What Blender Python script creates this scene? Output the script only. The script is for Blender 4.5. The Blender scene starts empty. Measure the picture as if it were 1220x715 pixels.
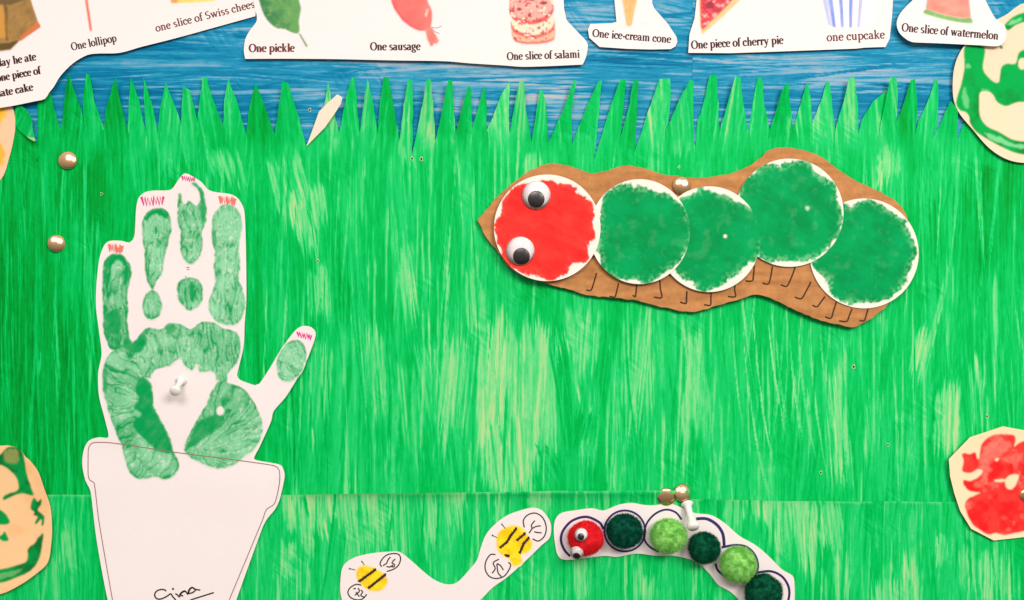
import bpy, math, random
import numpy as np
from mathutils.geometry import delaunay_2d_cdt
from mathutils import Vector, Matrix

random.seed(7)
R = math.radians
# ------------------------------------------------------------------ camera, room light, exposure
S = 0.00045            # metres per photograph pixel on the board (a drawing pin is about 10 mm)
DC = 550.0             # camera distance from the board, mm
sc = bpy.context.scene
COL = sc.collection
cam_d = bpy.data.cameras.new('camera')
cam = bpy.data.objects.new('camera', cam_d)
COL.objects.link(cam)
cam.location = (0, -DC / 1000, 0)
cam.rotation_euler = (R(90), 0, 0)
cam_d.sensor_width = 36
cam_d.lens = 36 * (DC / 1000) / (1220 * S)
cam_d.clip_start = 0.01
cam_d.clip_end = 50
sc.camera = cam

world = bpy.data.worlds.new('World')
sc.world = world
world.use_nodes = True
wn = world.node_tree.nodes
_tc = wn.new('ShaderNodeTexCoord')
_sx = wn.new('ShaderNodeSeparateXYZ')
_rp = wn.new('ShaderNodeValToRGB')     # a room: dark floor, mid walls, pale ceiling
_mr = wn.new('ShaderNodeMapRange')
_mr.inputs['From Min'].default_value = -1
_rp.color_ramp.elements[0].position = 0.12
_rp.color_ramp.elements[0].color = (0.20, 0.16, 0.13, 1)
_rp.color_ramp.elements[1].position = 0.88
_rp.color_ramp.elements[1].color = (1.0, 0.98, 0.97, 1)
_e = _rp.color_ramp.elements.new(0.46)
_e.color = (0.48, 0.44, 0.42, 1)
world.node_tree.links.new(_tc.outputs['Generated'], _sx.inputs[0])
world.node_tree.links.new(_sx.outputs['Z'], _mr.inputs['Value'])
world.node_tree.links.new(_mr.outputs[0], _rp.inputs[0])
world.node_tree.links.new(_rp.outputs[0], wn['Background'].inputs['Color'])
wn['Background'].inputs['Strength'].default_value = 0.78


def area(name, loc, target, size, power, colour):
    l = bpy.data.lights.new(name, 'AREA')
    l.shape = 'RECTANGLE'
    l.size, l.size_y = size
    l.energy = power
    l.color = colour
    o = bpy.data.objects.new(name, l)
    COL.objects.link(o)
    o.location = loc
    o.rotation_euler = (Vector(target) - Vector(loc)).to_track_quat('-Z', 'Y').to_euler()
    return o


area('ceiling_light', (-0.16, -1.42, 0.82), (0.05, 0, -0.08), (0.6, 0.45), 12.0, (1, 0.945, 0.885))
area('ceiling_light', (0.74, -1.42, 0.70), (0.14, 0, -0.10), (0.6, 0.45), 20.4, (1, 0.945, 0.885))
sc.view_settings.view_transform = 'Standard'
sc.view_settings.look = 'None'
sc.view_settings.exposure = 0
sc.view_settings.gamma = 1

# ------------------------------------------------------------------ helpers


def P(x, y, d):
    """photograph pixel + height above the wall in mm -> point in the room"""
    f = (1 - d / DC) * S
    return ((x - 610) * f, -d / 1000, (357.5 - y) * f)


def PA(X, Y, D):
    f = (1 - D / DC) * S
    return np.stack([(X - 610) * f, -D / 1000, (357.5 - Y) * f], -1)


def Z(ox, oy, k, pts):
    return [(ox + a / k, oy + b / k) for a, b in pts]


def lin(r, g, b):
    return tuple(((c / 255) / 12.92 if c / 255 < 0.04045 else ((c / 255 + 0.055) / 1.055) ** 2.4) for c in (r, g, b))


_tabs = {}


def vn(X, Y, sx, sy, seed):
    if seed not in _tabs:
        _tabs[seed] = np.random.RandomState(seed).rand(128, 128).astype(np.float32)
    t = _tabs[seed]
    x = np.asarray(X, dtype=np.float64) / sx + 37.3
    y = np.asarray(Y, dtype=np.float64) / sy + 11.7
    xi = np.floor(x).astype(int)
    yi = np.floor(y).astype(int)
    fx = x - xi
    fy = y - yi
    fx = fx * fx * (3 - 2 * fx)
    fy = fy * fy * (3 - 2 * fy)
    a = t[yi & 127, xi & 127]
    b = t[yi & 127, (xi + 1) & 127]
    c = t[(yi + 1) & 127, xi & 127]
    d = t[(yi + 1) & 127, (xi + 1) & 127]
    return (a * (1 - fx) + b * fx) * (1 - fy) + (c * (1 - fx) + d * fx) * fy


def fbm(X, Y, sx, sy, seed, o=4):
    r = 0
    a = 0.5
    n = 0
    for i in range(o):
        r = r + a * vn(X, Y, sx, sy, seed + i)
        n += a
        a *= 0.55
        sx /= 2.03
        sy /= 2.03
    return r / n


def sstep(a, b, x):
    t = np.clip((x - a) / (b - a), 0, 1)
    return t * t * (3 - 2 * t)


def inpoly(X, Y, pts):
    r = np.zeros(np.shape(X), bool)
    n = len(pts)
    for i in range(n):
        x1, y1 = pts[i]
        x2, y2 = pts[(i + 1) % n]
        if y1 == y2:
            continue
        c = ((y1 > Y) != (y2 > Y)) & (X < (x2 - x1) * (Y - y1) / (y2 - y1) + x1)
        r ^= c
    return r


def catmull(pts, closed=True, seg=6.0):
    n = len(pts)
    out = []
    rng = range(n) if closed else range(n - 1)
    for i in rng:
        p0 = pts[(i - 1) % n] if closed or i > 0 else pts[i]
        p1 = pts[i]
        p2 = pts[(i + 1) % n]
        p3 = pts[(i + 2) % n] if closed or i + 2 < n else p2
        L = math.dist(p1, p2)
        k = max(1, int(L / seg + 0.5))
        for j in range(k):
            t = j / k
            q = []
            for c in (0, 1):
                m1 = (p2[c] - p0[c]) * 0.5
                m2 = (p3[c] - p1[c]) * 0.5
                l0 = math.dist(p0, p1) + 1e-6
                l2 = math.dist(p2, p3) + 1e-6
                m1 *= min(1, 2 * L / (l0 + L))
                m2 *= min(1, 2 * L / (l2 + L))
                t2, t3 = t * t, t * t * t
                q.append((2 * t3 - 3 * t2 + 1) * p1[c] + (t3 - 2 * t2 + t) * m1 + (-2 * t3 + 3 * t2) * p2[c] + (t3 - t2) * m2)
            out.append(tuple(q))
    if not closed:
        out.append(tuple(pts[-1]))
    return out


def linear(pts, seg=6.0, closed=True):
    out = []
    n = len(pts)
    for i in range(n if closed else n - 1):
        a, b = pts[i], pts[(i + 1) % n]
        k = max(1, int(math.dist(a, b) / seg + 0.5))
        for j in range(k):
            t = j / k
            out.append((a[0] + (b[0] - a[0]) * t, a[1] + (b[1] - a[1]) * t))
    if not closed:
        out.append(tuple(pts[-1]))
    return out


def ell(cx, cy, rx, ry, rot=0, n=40, a0=0, a1=360):
    c, s = math.cos(R(rot)), math.sin(R(rot))
    o = []
    full = abs(a1 - a0) >= 360
    m = n if full else n + 1
    for i in range(m):
        a = R(a0 + (a1 - a0) * i / n)
        x, y = rx * math.cos(a), ry * math.sin(a)
        o.append((cx + x * c - y * s, cy + x * s + y * c))
    return o


# ------------------------------------------------------------------ materials
MATS = {}


def mat_base(name):
    m = bpy.data.materials.new(name)
    m.use_nodes = True
    nt = m.node_tree
    b = nt.nodes['Principled BSDF']
    return m, nt, b


def N(nt, t, **kw):
    n = nt.nodes.new(t)
    for k, v in kw.items():
        if hasattr(n, k) and k not in n.inputs:
            setattr(n, k, v)
        else:
            n.inputs[k].default_value = v
    return n


def plain(name, c, rough=0.6, spec=0.3, metal=0, var=0.06, scale=900, bump=0.0, sheen=0):
    m, nt, b = mat_base(name)
    tc = N(nt, 'ShaderNodeTexCoord')
    no = N(nt, 'ShaderNodeTexNoise', Scale=scale, Detail=4.0)
    nt.links.new(tc.outputs['Object'], no.inputs['Vector'])
    mx = N(nt, 'ShaderNodeMix', data_type='RGBA')
    lo = tuple(x * (1 - var) for x in c)
    hi = tuple(min(1, x * (1 + var)) for x in c)
    mx.inputs[6].default_value = (*lo, 1)
    mx.inputs[7].default_value = (*hi, 1)
    nt.links.new(no.outputs['Fac'], mx.inputs[0])
    nt.links.new(mx.outputs[2], b.inputs['Base Color'])
    b.inputs['Roughness'].default_value = rough
    b.inputs['Specular IOR Level'].default_value = spec
    b.inputs['Metallic'].default_value = metal
    if sheen:
        b.inputs['Sheen Weight'].default_value = sheen
    if bump:
        bp = N(nt, 'ShaderNodeBump', Strength=bump, Distance=0.0003)
        nt.links.new(no.outputs['Fac'], bp.inputs['Height'])
        nt.links.new(bp.outputs['Normal'], b.inputs['Normal'])
    MATS[name] = m
    return m


def colattr(name, rough=0.6, spec=0.25, bump=0.25, grain=1500, gamt=0.05, dist=0.0003):
    """base colour = paint laid on the sheet (colour attribute) with fine grain; relief follows the paint"""
    m, nt, b = mat_base(name)
    at = N(nt, 'ShaderNodeAttribute', attribute_name='col')
    tc = N(nt, 'ShaderNodeTexCoord')
    no = N(nt, 'ShaderNodeTexNoise', Scale=grain, Detail=5.0)
    nt.links.new(tc.outputs['Object'], no.inputs['Vector'])
    mr = N(nt, 'ShaderNodeMapRange')
    mr.inputs['To Min'].default_value = 1 - gamt
    mr.inputs['To Max'].default_value = 1 + gamt
    nt.links.new(no.outputs['Fac'], mr.inputs['Value'])
    vm = N(nt, 'ShaderNodeVectorMath', operation='SCALE')
    nt.links.new(at.outputs['Color'], vm.inputs[0])
    nt.links.new(mr.outputs['Result'], vm.inputs['Scale'])
    nt.links.new(vm.outputs[0], b.inputs['Base Color'])
    bw = N(nt, 'ShaderNodeRGBToBW')
    nt.links.new(vm.outputs[0], bw.inputs[0])
    bp = N(nt, 'ShaderNodeBump', Strength=bump, Distance=dist)
    nt.links.new(bw.outputs[0], bp.inputs['Height'])
    nt.links.new(bp.outputs['Normal'], b.inputs['Normal'])
    b.inputs['Roughness'].default_value = rough
    b.inputs['Specular IOR Level'].default_value = spec
    MATS[name] = m
    return m


def poster(name, stops, streak, rough=0.5, spec=0.3):
    """poster paint brushed on paper: thickness attribute through a ramp, plus fine bristle streaks"""
    m, nt, b = mat_base(name)
    at = N(nt, 'ShaderNodeAttribute', attribute_name='cov')
    tc = N(nt, 'ShaderNodeTexCoord')
    mp = N(nt, 'ShaderNodeMapping')
    mp.inputs['Scale'].default_value = streak
    nt.links.new(tc.outputs['Object'], mp.inputs['Vector'])
    no = N(nt, 'ShaderNodeTexNoise', Scale=1.0, Detail=4.0, Roughness=0.65, Distortion=0.6)
    nt.links.new(mp.outputs[0], no.inputs['Vector'])
    n2 = N(nt, 'ShaderNodeTexNoise', Scale=1400.0, Detail=2.0)
    nt.links.new(tc.outputs['Object'], n2.inputs['Vector'])
    a1 = N(nt, 'ShaderNodeMath', operation='MULTIPLY_ADD')
    nt.links.new(no.outputs['Fac'], a1.inputs[0])
    a1.inputs[1].default_value = 0.28
    nt.links.new(at.outputs['Fac'], a1.inputs[2])
    a2 = N(nt, 'ShaderNodeMath', operation='MULTIPLY_ADD')
    nt.links.new(n2.outputs['Fac'], a2.inputs[0])
    a2.inputs[1].default_value = 0.16
    nt.links.new(a1.outputs[0], a2.inputs[2])
    a3 = N(nt, 'ShaderNodeMath', operation='SUBTRACT')
    nt.links.new(a2.outputs[0], a3.inputs[0])
    a3.inputs[1].default_value = 0.21
    cr = N(nt, 'ShaderNodeValToRGB')
    e = cr.color_ramp.elements
    for i, (p, c) in enumerate(stops):
        if i < 2:
            e[i].position = p
            e[i].color = (*c, 1)
        else:
            q = e.new(p)
            q.color = (*c, 1)
    nt.links.new(a3.outputs[0], cr.inputs[0])
    nt.links.new(cr.outputs[0], b.inputs['Base Color'])
    bp = N(nt, 'ShaderNodeBump', Strength=0.35, Distance=0.0004)
    nt.links.new(a3.outputs[0], bp.inputs['Height'])
    nt.links.new(bp.outputs['Normal'], b.inputs['Normal'])
    b.inputs['Roughness'].default_value = rough
    b.inputs['Specular IOR Level'].default_value = spec
    MATS[name] = m
    return m


PAPER = (0.80, 0.718, 0.70)
CREAM = (0.80, 0.62, 0.44)
poster('green_paint', [(0.0, (0.38, 0.62, 0.26)), (1.0, (0.0, 0.19, 0.018)), (0.2, (0.14, 0.62, 0.22)), (0.40, (0.014, 0.55, 0.140)),
                       (0.60, (0.0, 0.46, 0.085)), (0.8, (0.0, 0.33, 0.037))], (1100, 1100, 45), 0.55, 0.035)
poster('blue_paint', [(0.0, (0.44, 0.43, 0.44)), (1.0, (0.0, 0.075, 0.14)), (0.2, (0.20, 0.37, 0.50)), (0.42, (0.02, 0.27, 0.44)),
                      (0.62, (0.003, 0.18, 0.34)), (0.8, (0.0, 0.12, 0.26))], (45, 1100, 1100), 0.55, 0.05)
plain('white_paper', PAPER, 0.75, 0.15, var=0.025, scale=700, bump=0.08)
plain('cream_paper', (0.80, 0.66, 0.50), 0.8, 0.1, var=0.04, scale=700, bump=0.1)
plain('back_paper', (0.82, 0.70, 0.56), 0.8, 0.1, var=0.06, scale=700, bump=0.1)
plain('wall_board', (0.35, 0.30, 0.24), 0.9, 0.1, var=0.2, scale=200, bump=0.3)
plain('print_ink', (0.045, 0.012, 0.012), 0.6, 0.2, var=0.25)
plain('print_ink_brown', (0.13, 0.035, 0.03), 0.6, 0.2, var=0.25)
plain('marker_black', (0.02, 0.012, 0.014), 0.5, 0.3, var=0.3)
plain('marker_purple', (0.03, 0.015, 0.11), 0.5, 0.3, var=0.3)
plain('pencil_line', (0.27, 0.12, 0.11), 0.7, 0.2, var=0.35)
plain('leg_ink', (0.055, 0.022, 0.01), 0.7, 0.2, var=0.4)
plain('crayon_pink', (0.72, 0.04, 0.24), 0.7, 0.2, var=0.45, scale=2500)
plain('crayon_coral', (0.80, 0.17, 0.12), 0.7, 0.2, var=0.35, scale=2500)
plain('eye_white', (0.86, 0.77, 0.77), 0.35, 0.5, var=0.03)
plain('eye_black', (0.012, 0.007, 0.006), 0.25, 0.6, var=0.1)
plain('brass', (0.88, 0.55, 0.29), 0.17, 0.5, metal=1, var=0.10, scale=1500)
plain('steel', (0.6, 0.58, 0.55), 0.25, 0.5, metal=1)
plain('white_plastic', (0.80, 0.75, 0.72), 0.28, 0.5, var=0.02)
plain('hole_dark', (0.015, 0.02, 0.015), 0.9, 0.1)
colattr('painted_sheet', 0.6, 0.05, 0.3)
colattr('paint_print', 0.5, 0.08, 0.6, dist=0.0004)
colattr('printed_picture', 0.6, 0.2, 0.05)
colattr('cardboard', 0.85, 0.12, 0.4, grain=900, gamt=0.16)
colattr('card_edge', 0.85, 0.12, 0.4, grain=900, gamt=0.2)
colattr('fuzz', 0.9, 0.05, 0.0, gamt=0.2)


def clear_mat(name):
    m = bpy.data.materials.new(name)
    m.use_nodes = True
    nt = m.node_tree
    nt.nodes.clear()
    out = N(nt, 'ShaderNodeOutputMaterial')
    tr = N(nt, 'ShaderNodeBsdfTransparent')
    tr.inputs[0].default_value = (0.99, 0.98, 0.98, 1)
    gl = N(nt, 'ShaderNodeBsdfGlossy', Roughness=0.06)
    fr = N(nt, 'ShaderNodeFresnel', IOR=1.45)
    mx = N(nt, 'ShaderNodeMixShader')
    nt.links.new(fr.outputs[0], mx.inputs[0])
    nt.links.new(tr.outputs[0], mx.inputs[1])
    nt.links.new(gl.outputs[0], mx.inputs[2])
    nt.links.new(mx.outputs[0], out.inputs[0])
    MATS[name] = m


clear_mat('clear_plastic')

# ------------------------------------------------------------------ object building


def link(name, me, mat, parent=None):
    o = bpy.data.objects.new(name, me)
    COL.objects.link(o)
    if mat:
        me.materials.append(MATS[mat] if isinstance(mat, str) else mat)
    if parent is not None:
        o.parent = parent
        o.matrix_parent_inverse = parent.matrix_world.inverted()
    return o


def tag(o, label, cat, group=None, kind=None):
    if label:
        o['label'] = label
    if cat:
        o['category'] = cat
    if group:
        o['group'] = group
    if kind:
        o['kind'] = kind
    return o


def thing(name, label, cat, x, y, d=0.0, group=None):
    o = bpy.data.objects.new(name, None)
    COL.objects.link(o)
    o.location = P(x, y, d)
    o.empty_display_size = 0.01
    bpy.context.view_layer.update()
    tag(o, label, cat, group)
    return o


def mesh_np(name, V, F, smooth=True):
    """V (n,3) array, F list of faces (or (m,k) int array)"""
    me = bpy.data.meshes.new(name)
    if isinstance(F, np.ndarray):
        k = F.shape[1]
        me.vertices.add(len(V))
        me.vertices.foreach_set('co', np.asarray(V, np.float32).ravel())
        me.loops.add(F.size)
        me.loops.foreach_set('vertex_index', F.astype(np.int32).ravel())
        me.polygons.add(len(F))
        me.polygons.foreach_set('loop_start', np.arange(0, F.size, k, dtype=np.int32))
        me.update(calc_edges=True)
    else:
        me.from_pydata([tuple(v) for v in V], [], F)
    if smooth:
        me.polygons.foreach_set('use_smooth', np.ones(len(me.polygons), bool))
    me.update()
    return me


def set_col(me, C):
    a = me.attributes.new('col', 'FLOAT_COLOR', 'POINT')
    c = np.ones((len(me.vertices), 4), np.float32)
    c[:, :3] = C
    a.data.foreach_set('color', c.ravel())


def set_cov(me, C):
    a = me.attributes.new('cov', 'FLOAT', 'POINT')
    a.data.foreach_set('value', np.asarray(C, np.float32).ravel())


def tri_fill(outline, step):
    xs = [p[0] for p in outline]
    ys = [p[1] for p in outline]
    gx = np.arange(min(xs) + step * 0.5, max(xs), step)
    gy = np.arange(min(ys) + step * 0.5, max(ys), step)
    X, Y = np.meshgrid(gx, gy)
    X = X + (np.arange(len(gy)) % 2)[:, None] * step * 0.5
    X, Y = X.ravel(), Y.ravel()
    k = inpoly(X, Y, outline)
    X, Y = X[k], Y[k]
    if len(X):
        O = np.array(outline)
        near = np.zeros(len(X), bool)
        for ox, oy in O:
            near |= (X - ox) ** 2 + (Y - oy) ** 2 < (step * 0.4) ** 2
        X, Y = X[~near], Y[~near]
    pts = [Vector(p) for p in outline] + [Vector((a, b)) for a, b in zip(X, Y)]
    n = len(outline)
    r = delaunay_2d_cdt(pts, [], [list(range(n))], 1, 1e-6)
    V = np.array([(v.x, v.y) for v in r[0]])
    F = [tuple(f) for f in r[2]]
    return V, F


def cutout(name, outline, dfun, mat, parent=None, thick=0.3, step=8.0, colfun=None, covfun=None, back=True, edge_col=None):
    """a flat piece cut along outline (photo px), front at dfun(x,y) mm, real thickness with a rim and a back"""
    V, F = tri_fill(outline, step)
    # clockwise winding so that the front faces the room
    f0 = []
    for f in F:
        a = 0
        for i in range(len(f)):
            x1, y1 = V[f[i]]
            x2, y2 = V[f[(i + 1) % len(f)]]
            a += x1 * y2 - x2 * y1
        f0.append(f if a < 0 else f[::-1])
    D = dfun(V[:, 0], V[:, 1])
    verts = PA(V[:, 0], V[:, 1], D)
    faces = list(f0)
    px = V
    if back:
        n = len(V)
        O = np.array(outline)
        Do = dfun(O[:, 0], O[:, 1])
        r1 = PA(O[:, 0], O[:, 1], Do)
        r2 = PA(O[:, 0], O[:, 1], Do - thick)
        bk = PA(V[:, 0], V[:, 1], D - thick)
        m = len(O)
        verts = np.concatenate([verts, r1, r2, bk])
        px = np.concatenate([V, O, O, V])
        for i in range(m):
            j = (i + 1) % m
            faces.append((n + i, n + j, n + m + j, n + m + i))
        faces += [tuple(n + 2 * m + q for q in f[::-1]) for f in f0]
    if parent is not None:
        verts = verts - np.array(parent.matrix_world.translation)
    me = mesh_np(name, verts, faces, smooth=True)
    if colfun is not None:
        C = colfun(px[:, 0], px[:, 1])
        if edge_col is not None and back:
            C = np.array(C)
            C[len(V):] = edge_col
        set_col(me, C)
    if covfun is not None:
        set_cov(me, covfun(px[:, 0], px[:, 1]))
    o = bpy.data.objects.new(name, me)
    COL.objects.link(o)
    me.materials.append(MATS[mat])
    if parent is not None:
        o.parent = parent
    return o


def ribbon(name, strokes, dfun, mat, parent, lift=0.07):
    """pen or print strokes lying on a sheet; each stroke = (points, width or per-point widths)"""
    V, F = [], []
    for pts, w in strokes:
        n = len(pts)
        if n < 2:
            continue
        b = len(V)
        for i, (x, y) in enumerate(pts):
            a = pts[max(0, i - 1)]
            c = pts[min(n - 1, i + 1)]
            tx, ty = c[0] - a[0], c[1] - a[1]
            L = math.hypot(tx, ty) or 1
            nx, ny = -ty / L, tx / L
            ww = (w[i] if isinstance(w, (list, tuple)) else w) * 0.5
            V.append((x + nx * ww, y + ny * ww))
            V.append((x - nx * ww, y - ny * ww))
        for i in range(n - 1):
            F.append((b + 2 * i, b + 2 * i + 1, b + 2 * i + 3, b + 2 * i + 2))
    V = np.array(V)
    W = PA(V[:, 0], V[:, 1], dfun(V[:, 0], V[:, 1]) + lift)
    W = W - np.array(parent.matrix_world.translation)
    me = mesh_np(name, W, F, smooth=False)
    o = bpy.data.objects.new(name, me)
    COL.objects.link(o)
    me.materials.append(MATS[mat])
    o.parent = parent
    return o


def grid_sheet(name, xs, ys, dfun, mat, covfun, xmap=None, rims=True, thick=0.25):
    X, Y = np.meshgrid(xs, ys)
    if xmap:
        X = xmap(X, Y)
    D = dfun(X, Y)
    V = PA(X.ravel(), Y.ravel(), D.ravel())
    h, w = X.shape
    idx = np.arange(h * w).reshape(h, w)
    F = np.stack([idx[:-1, :-1].ravel(), idx[1:, :-1].ravel(), idx[1:, 1:].ravel(), idx[:-1, 1:].ravel()], -1)
    cov = covfun(X.ravel(), Y.ravel())
    if rims:
        ring = np.concatenate([idx[0, :], idx[1:, -1], idx[-1, -2::-1], idx[-2:0:-1, 0]])
        rx, ry, rd = X.ravel()[ring], Y.ravel()[ring], D.ravel()[ring]
        V2 = np.concatenate([PA(rx, ry, rd), PA(rx, ry, rd - thick)])
        m = len(ring)
        a = np.arange(m) + len(V)
        bq = np.roll(a, -1)
        F = np.concatenate([F, np.stack([a, bq, bq + m, a + m], -1)])
        V = np.concatenate([V, V2])
        cov = np.concatenate([cov, cov[ring] * 0.4, cov[ring] * 0.4])
    me = mesh_np(name, V, F)
    set_cov(me, cov)
    o = bpy.data.objects.new(name, me)
    COL.objects.link(o)
    me.materials.append(MATS[mat])
    return o


# ------------------------------------------------------------------ brushwork on the background sheets
def brush(T, x, y, L, W, tilt, curve, val, load, dry, rs, streak=0.35, fade=0.10, opac=1.0, patchy=0.5):
    H, Wd = T.shape
    y0, y1 = int(max(0, y)), int(min(H, y + L))
    if y1 - y0 < 4:
        return
    yy = np.arange(y0, y1)
    t = (yy - y) / L
    xc = x + tilt * (yy - y) + curve * (yy - y) ** 2
    xa, xb = int(max(0, xc.min() - W - 2)), int(min(Wd, xc.max() + W + 3))
    if xb - xa < 3:
        return
    X = np.arange(xa, xb)[None, :]
    u = (X - xc[:, None]) / W
    nb = max(5, int(W * 1.7))
    g = np.linspace(-1.1, 1.1, nb)
    m4 = max(3, nb // 6)
    p2 = np.interp(g, np.linspace(-1.1, 1.1, m4), rs.rand(m4))
    prof = 0.6 * rs.rand(nb) + 0.4 * p2
    e0 = rs.rand(nb) ** 2 * 0.30
    e1 = 1 - rs.rand(nb) ** 1.5 * 0.40
    edge = 0.8 + 0.2 * np.interp(t * 12, np.arange(14), rs.rand(14))[:, None]
    uf = u.ravel()
    pr = np.interp(uf, g, prof).reshape(u.shape)
    s0 = np.interp(uf, g, e0).reshape(u.shape)
    s1 = np.interp(uf, g, e1).reshape(u.shape)
    tt = t[:, None]
    wear = vn(u * max(2.0, W * 0.7) + rs.rand() * 90, tt * L / 45 + rs.rand() * 90, 1, 1, 17)
    al = np.clip((load * (1 - dry * tt) + 0.9 * (pr - 0.5) + patchy * (wear - 0.5)) * 1.8, 0, 1)
    al = al * sstep(1.0, 0.75, np.abs(u) / edge) * sstep(0, fade, tt - s0) * sstep(0, fade * 1.5, s1 - tt) * opac
    v = val + streak * (pr - 0.5) * 1.6
    sub = T[y0:y1, xa:xb]
    T[y0:y1, xa:xb] = sub * (1 - al) + v * al


def paint_field(H, Wd, n, seed, mean, spread, special=()):
    rs = np.random.RandomState(seed)
    T = np.full((H, Wd), mean - 0.16, np.float32)
    Y, X = np.mgrid[0:H, 0:Wd]
    T += 0.3 * (fbm(X, Y, 9, 200, seed + 50, 3) - 0.5)
    for i in range(n):
        x, y = rs.rand() * Wd, rs.rand() * (H + 250) - 250
        W = rs.uniform(6, 32)
        L = rs.uniform(160, 460)
        v = mean + spread * rs.randn()
        brush(T, x, y, L, W, rs.randn() * 0.06, rs.randn() * 0.0002, v, rs.uniform(0.15, 0.75), rs.uniform(0.1, 0.8), rs, rs.uniform(0.12, 0.34), 0.12, 0.9, 0.8)
    for s in special:
        x, y, L, W, tilt, curve, v, load = s
        k = max(1, int(W / 5))
        for q in range(k):
            brush(T, x + (q + 0.5) / k * 2 * W - W + rs.randn() * 2.0, y + rs.randn() * (L * 0.06 + 7), L * rs.uniform(0.7, 1.2), (2.0 * W / k + 1.5) if W >= 5 else W, tilt + rs.randn() * 0.03, curve, v + rs.randn() * 0.05, load * rs.uniform(0.75, 1.2), 0.25, rs, 0.45, 0.12, 1.0, 0.7)
    # thin scratches where single bristles dragged the paint off, and fine darker drags over the pale patches
    for i in range(int(n * 2.2)):
        x, y = rs.rand() * Wd, rs.rand() * (H + 200) - 200
        lo = rs.rand() < 0.66
        brush(T, x, y, rs.uniform(40, 300), rs.uniform(1.3, 2.4), rs.randn() * 0.035, rs.randn() * 0.00015, rs.uniform(0.08, 0.38) if lo else rs.uniform(0.55, 0.78), rs.uniform(0.3, 0.8), rs.uniform(0, 0.6), rs, 0.15, 0.15, 0.8, 1.0)
    # broken, dry-brush grain along the stroke
    T = np.minimum(T, 0.62 + 0.5 * np.maximum(T - 0.62, 0)).astype(np.float32)
    T += (0.15 * (fbm(X, Y, 1.6, 18, seed + 60, 3) - 0.5) + 0.14 * (fbm(X + 0.06 * Y, Y, 3.5, 9, seed + 65, 3) - 0.5)).astype(np.float32)
    # soft sideways scrubbing where strokes were reworked
    sc_ = sstep(0.62, 0.75, fbm(X, Y, 60, 50, seed + 70, 3))
    T += (0.30 * sc_ * (fbm(X * 0.8 + Y * 0.6, Y * 0.8 - X * 0.6, 16, 2.2, seed + 75, 2) - 0.5)).astype(np.float32)
    return T


GX0, GY0, GX1, GY1 = -70, 80, 1290, 790
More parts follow.
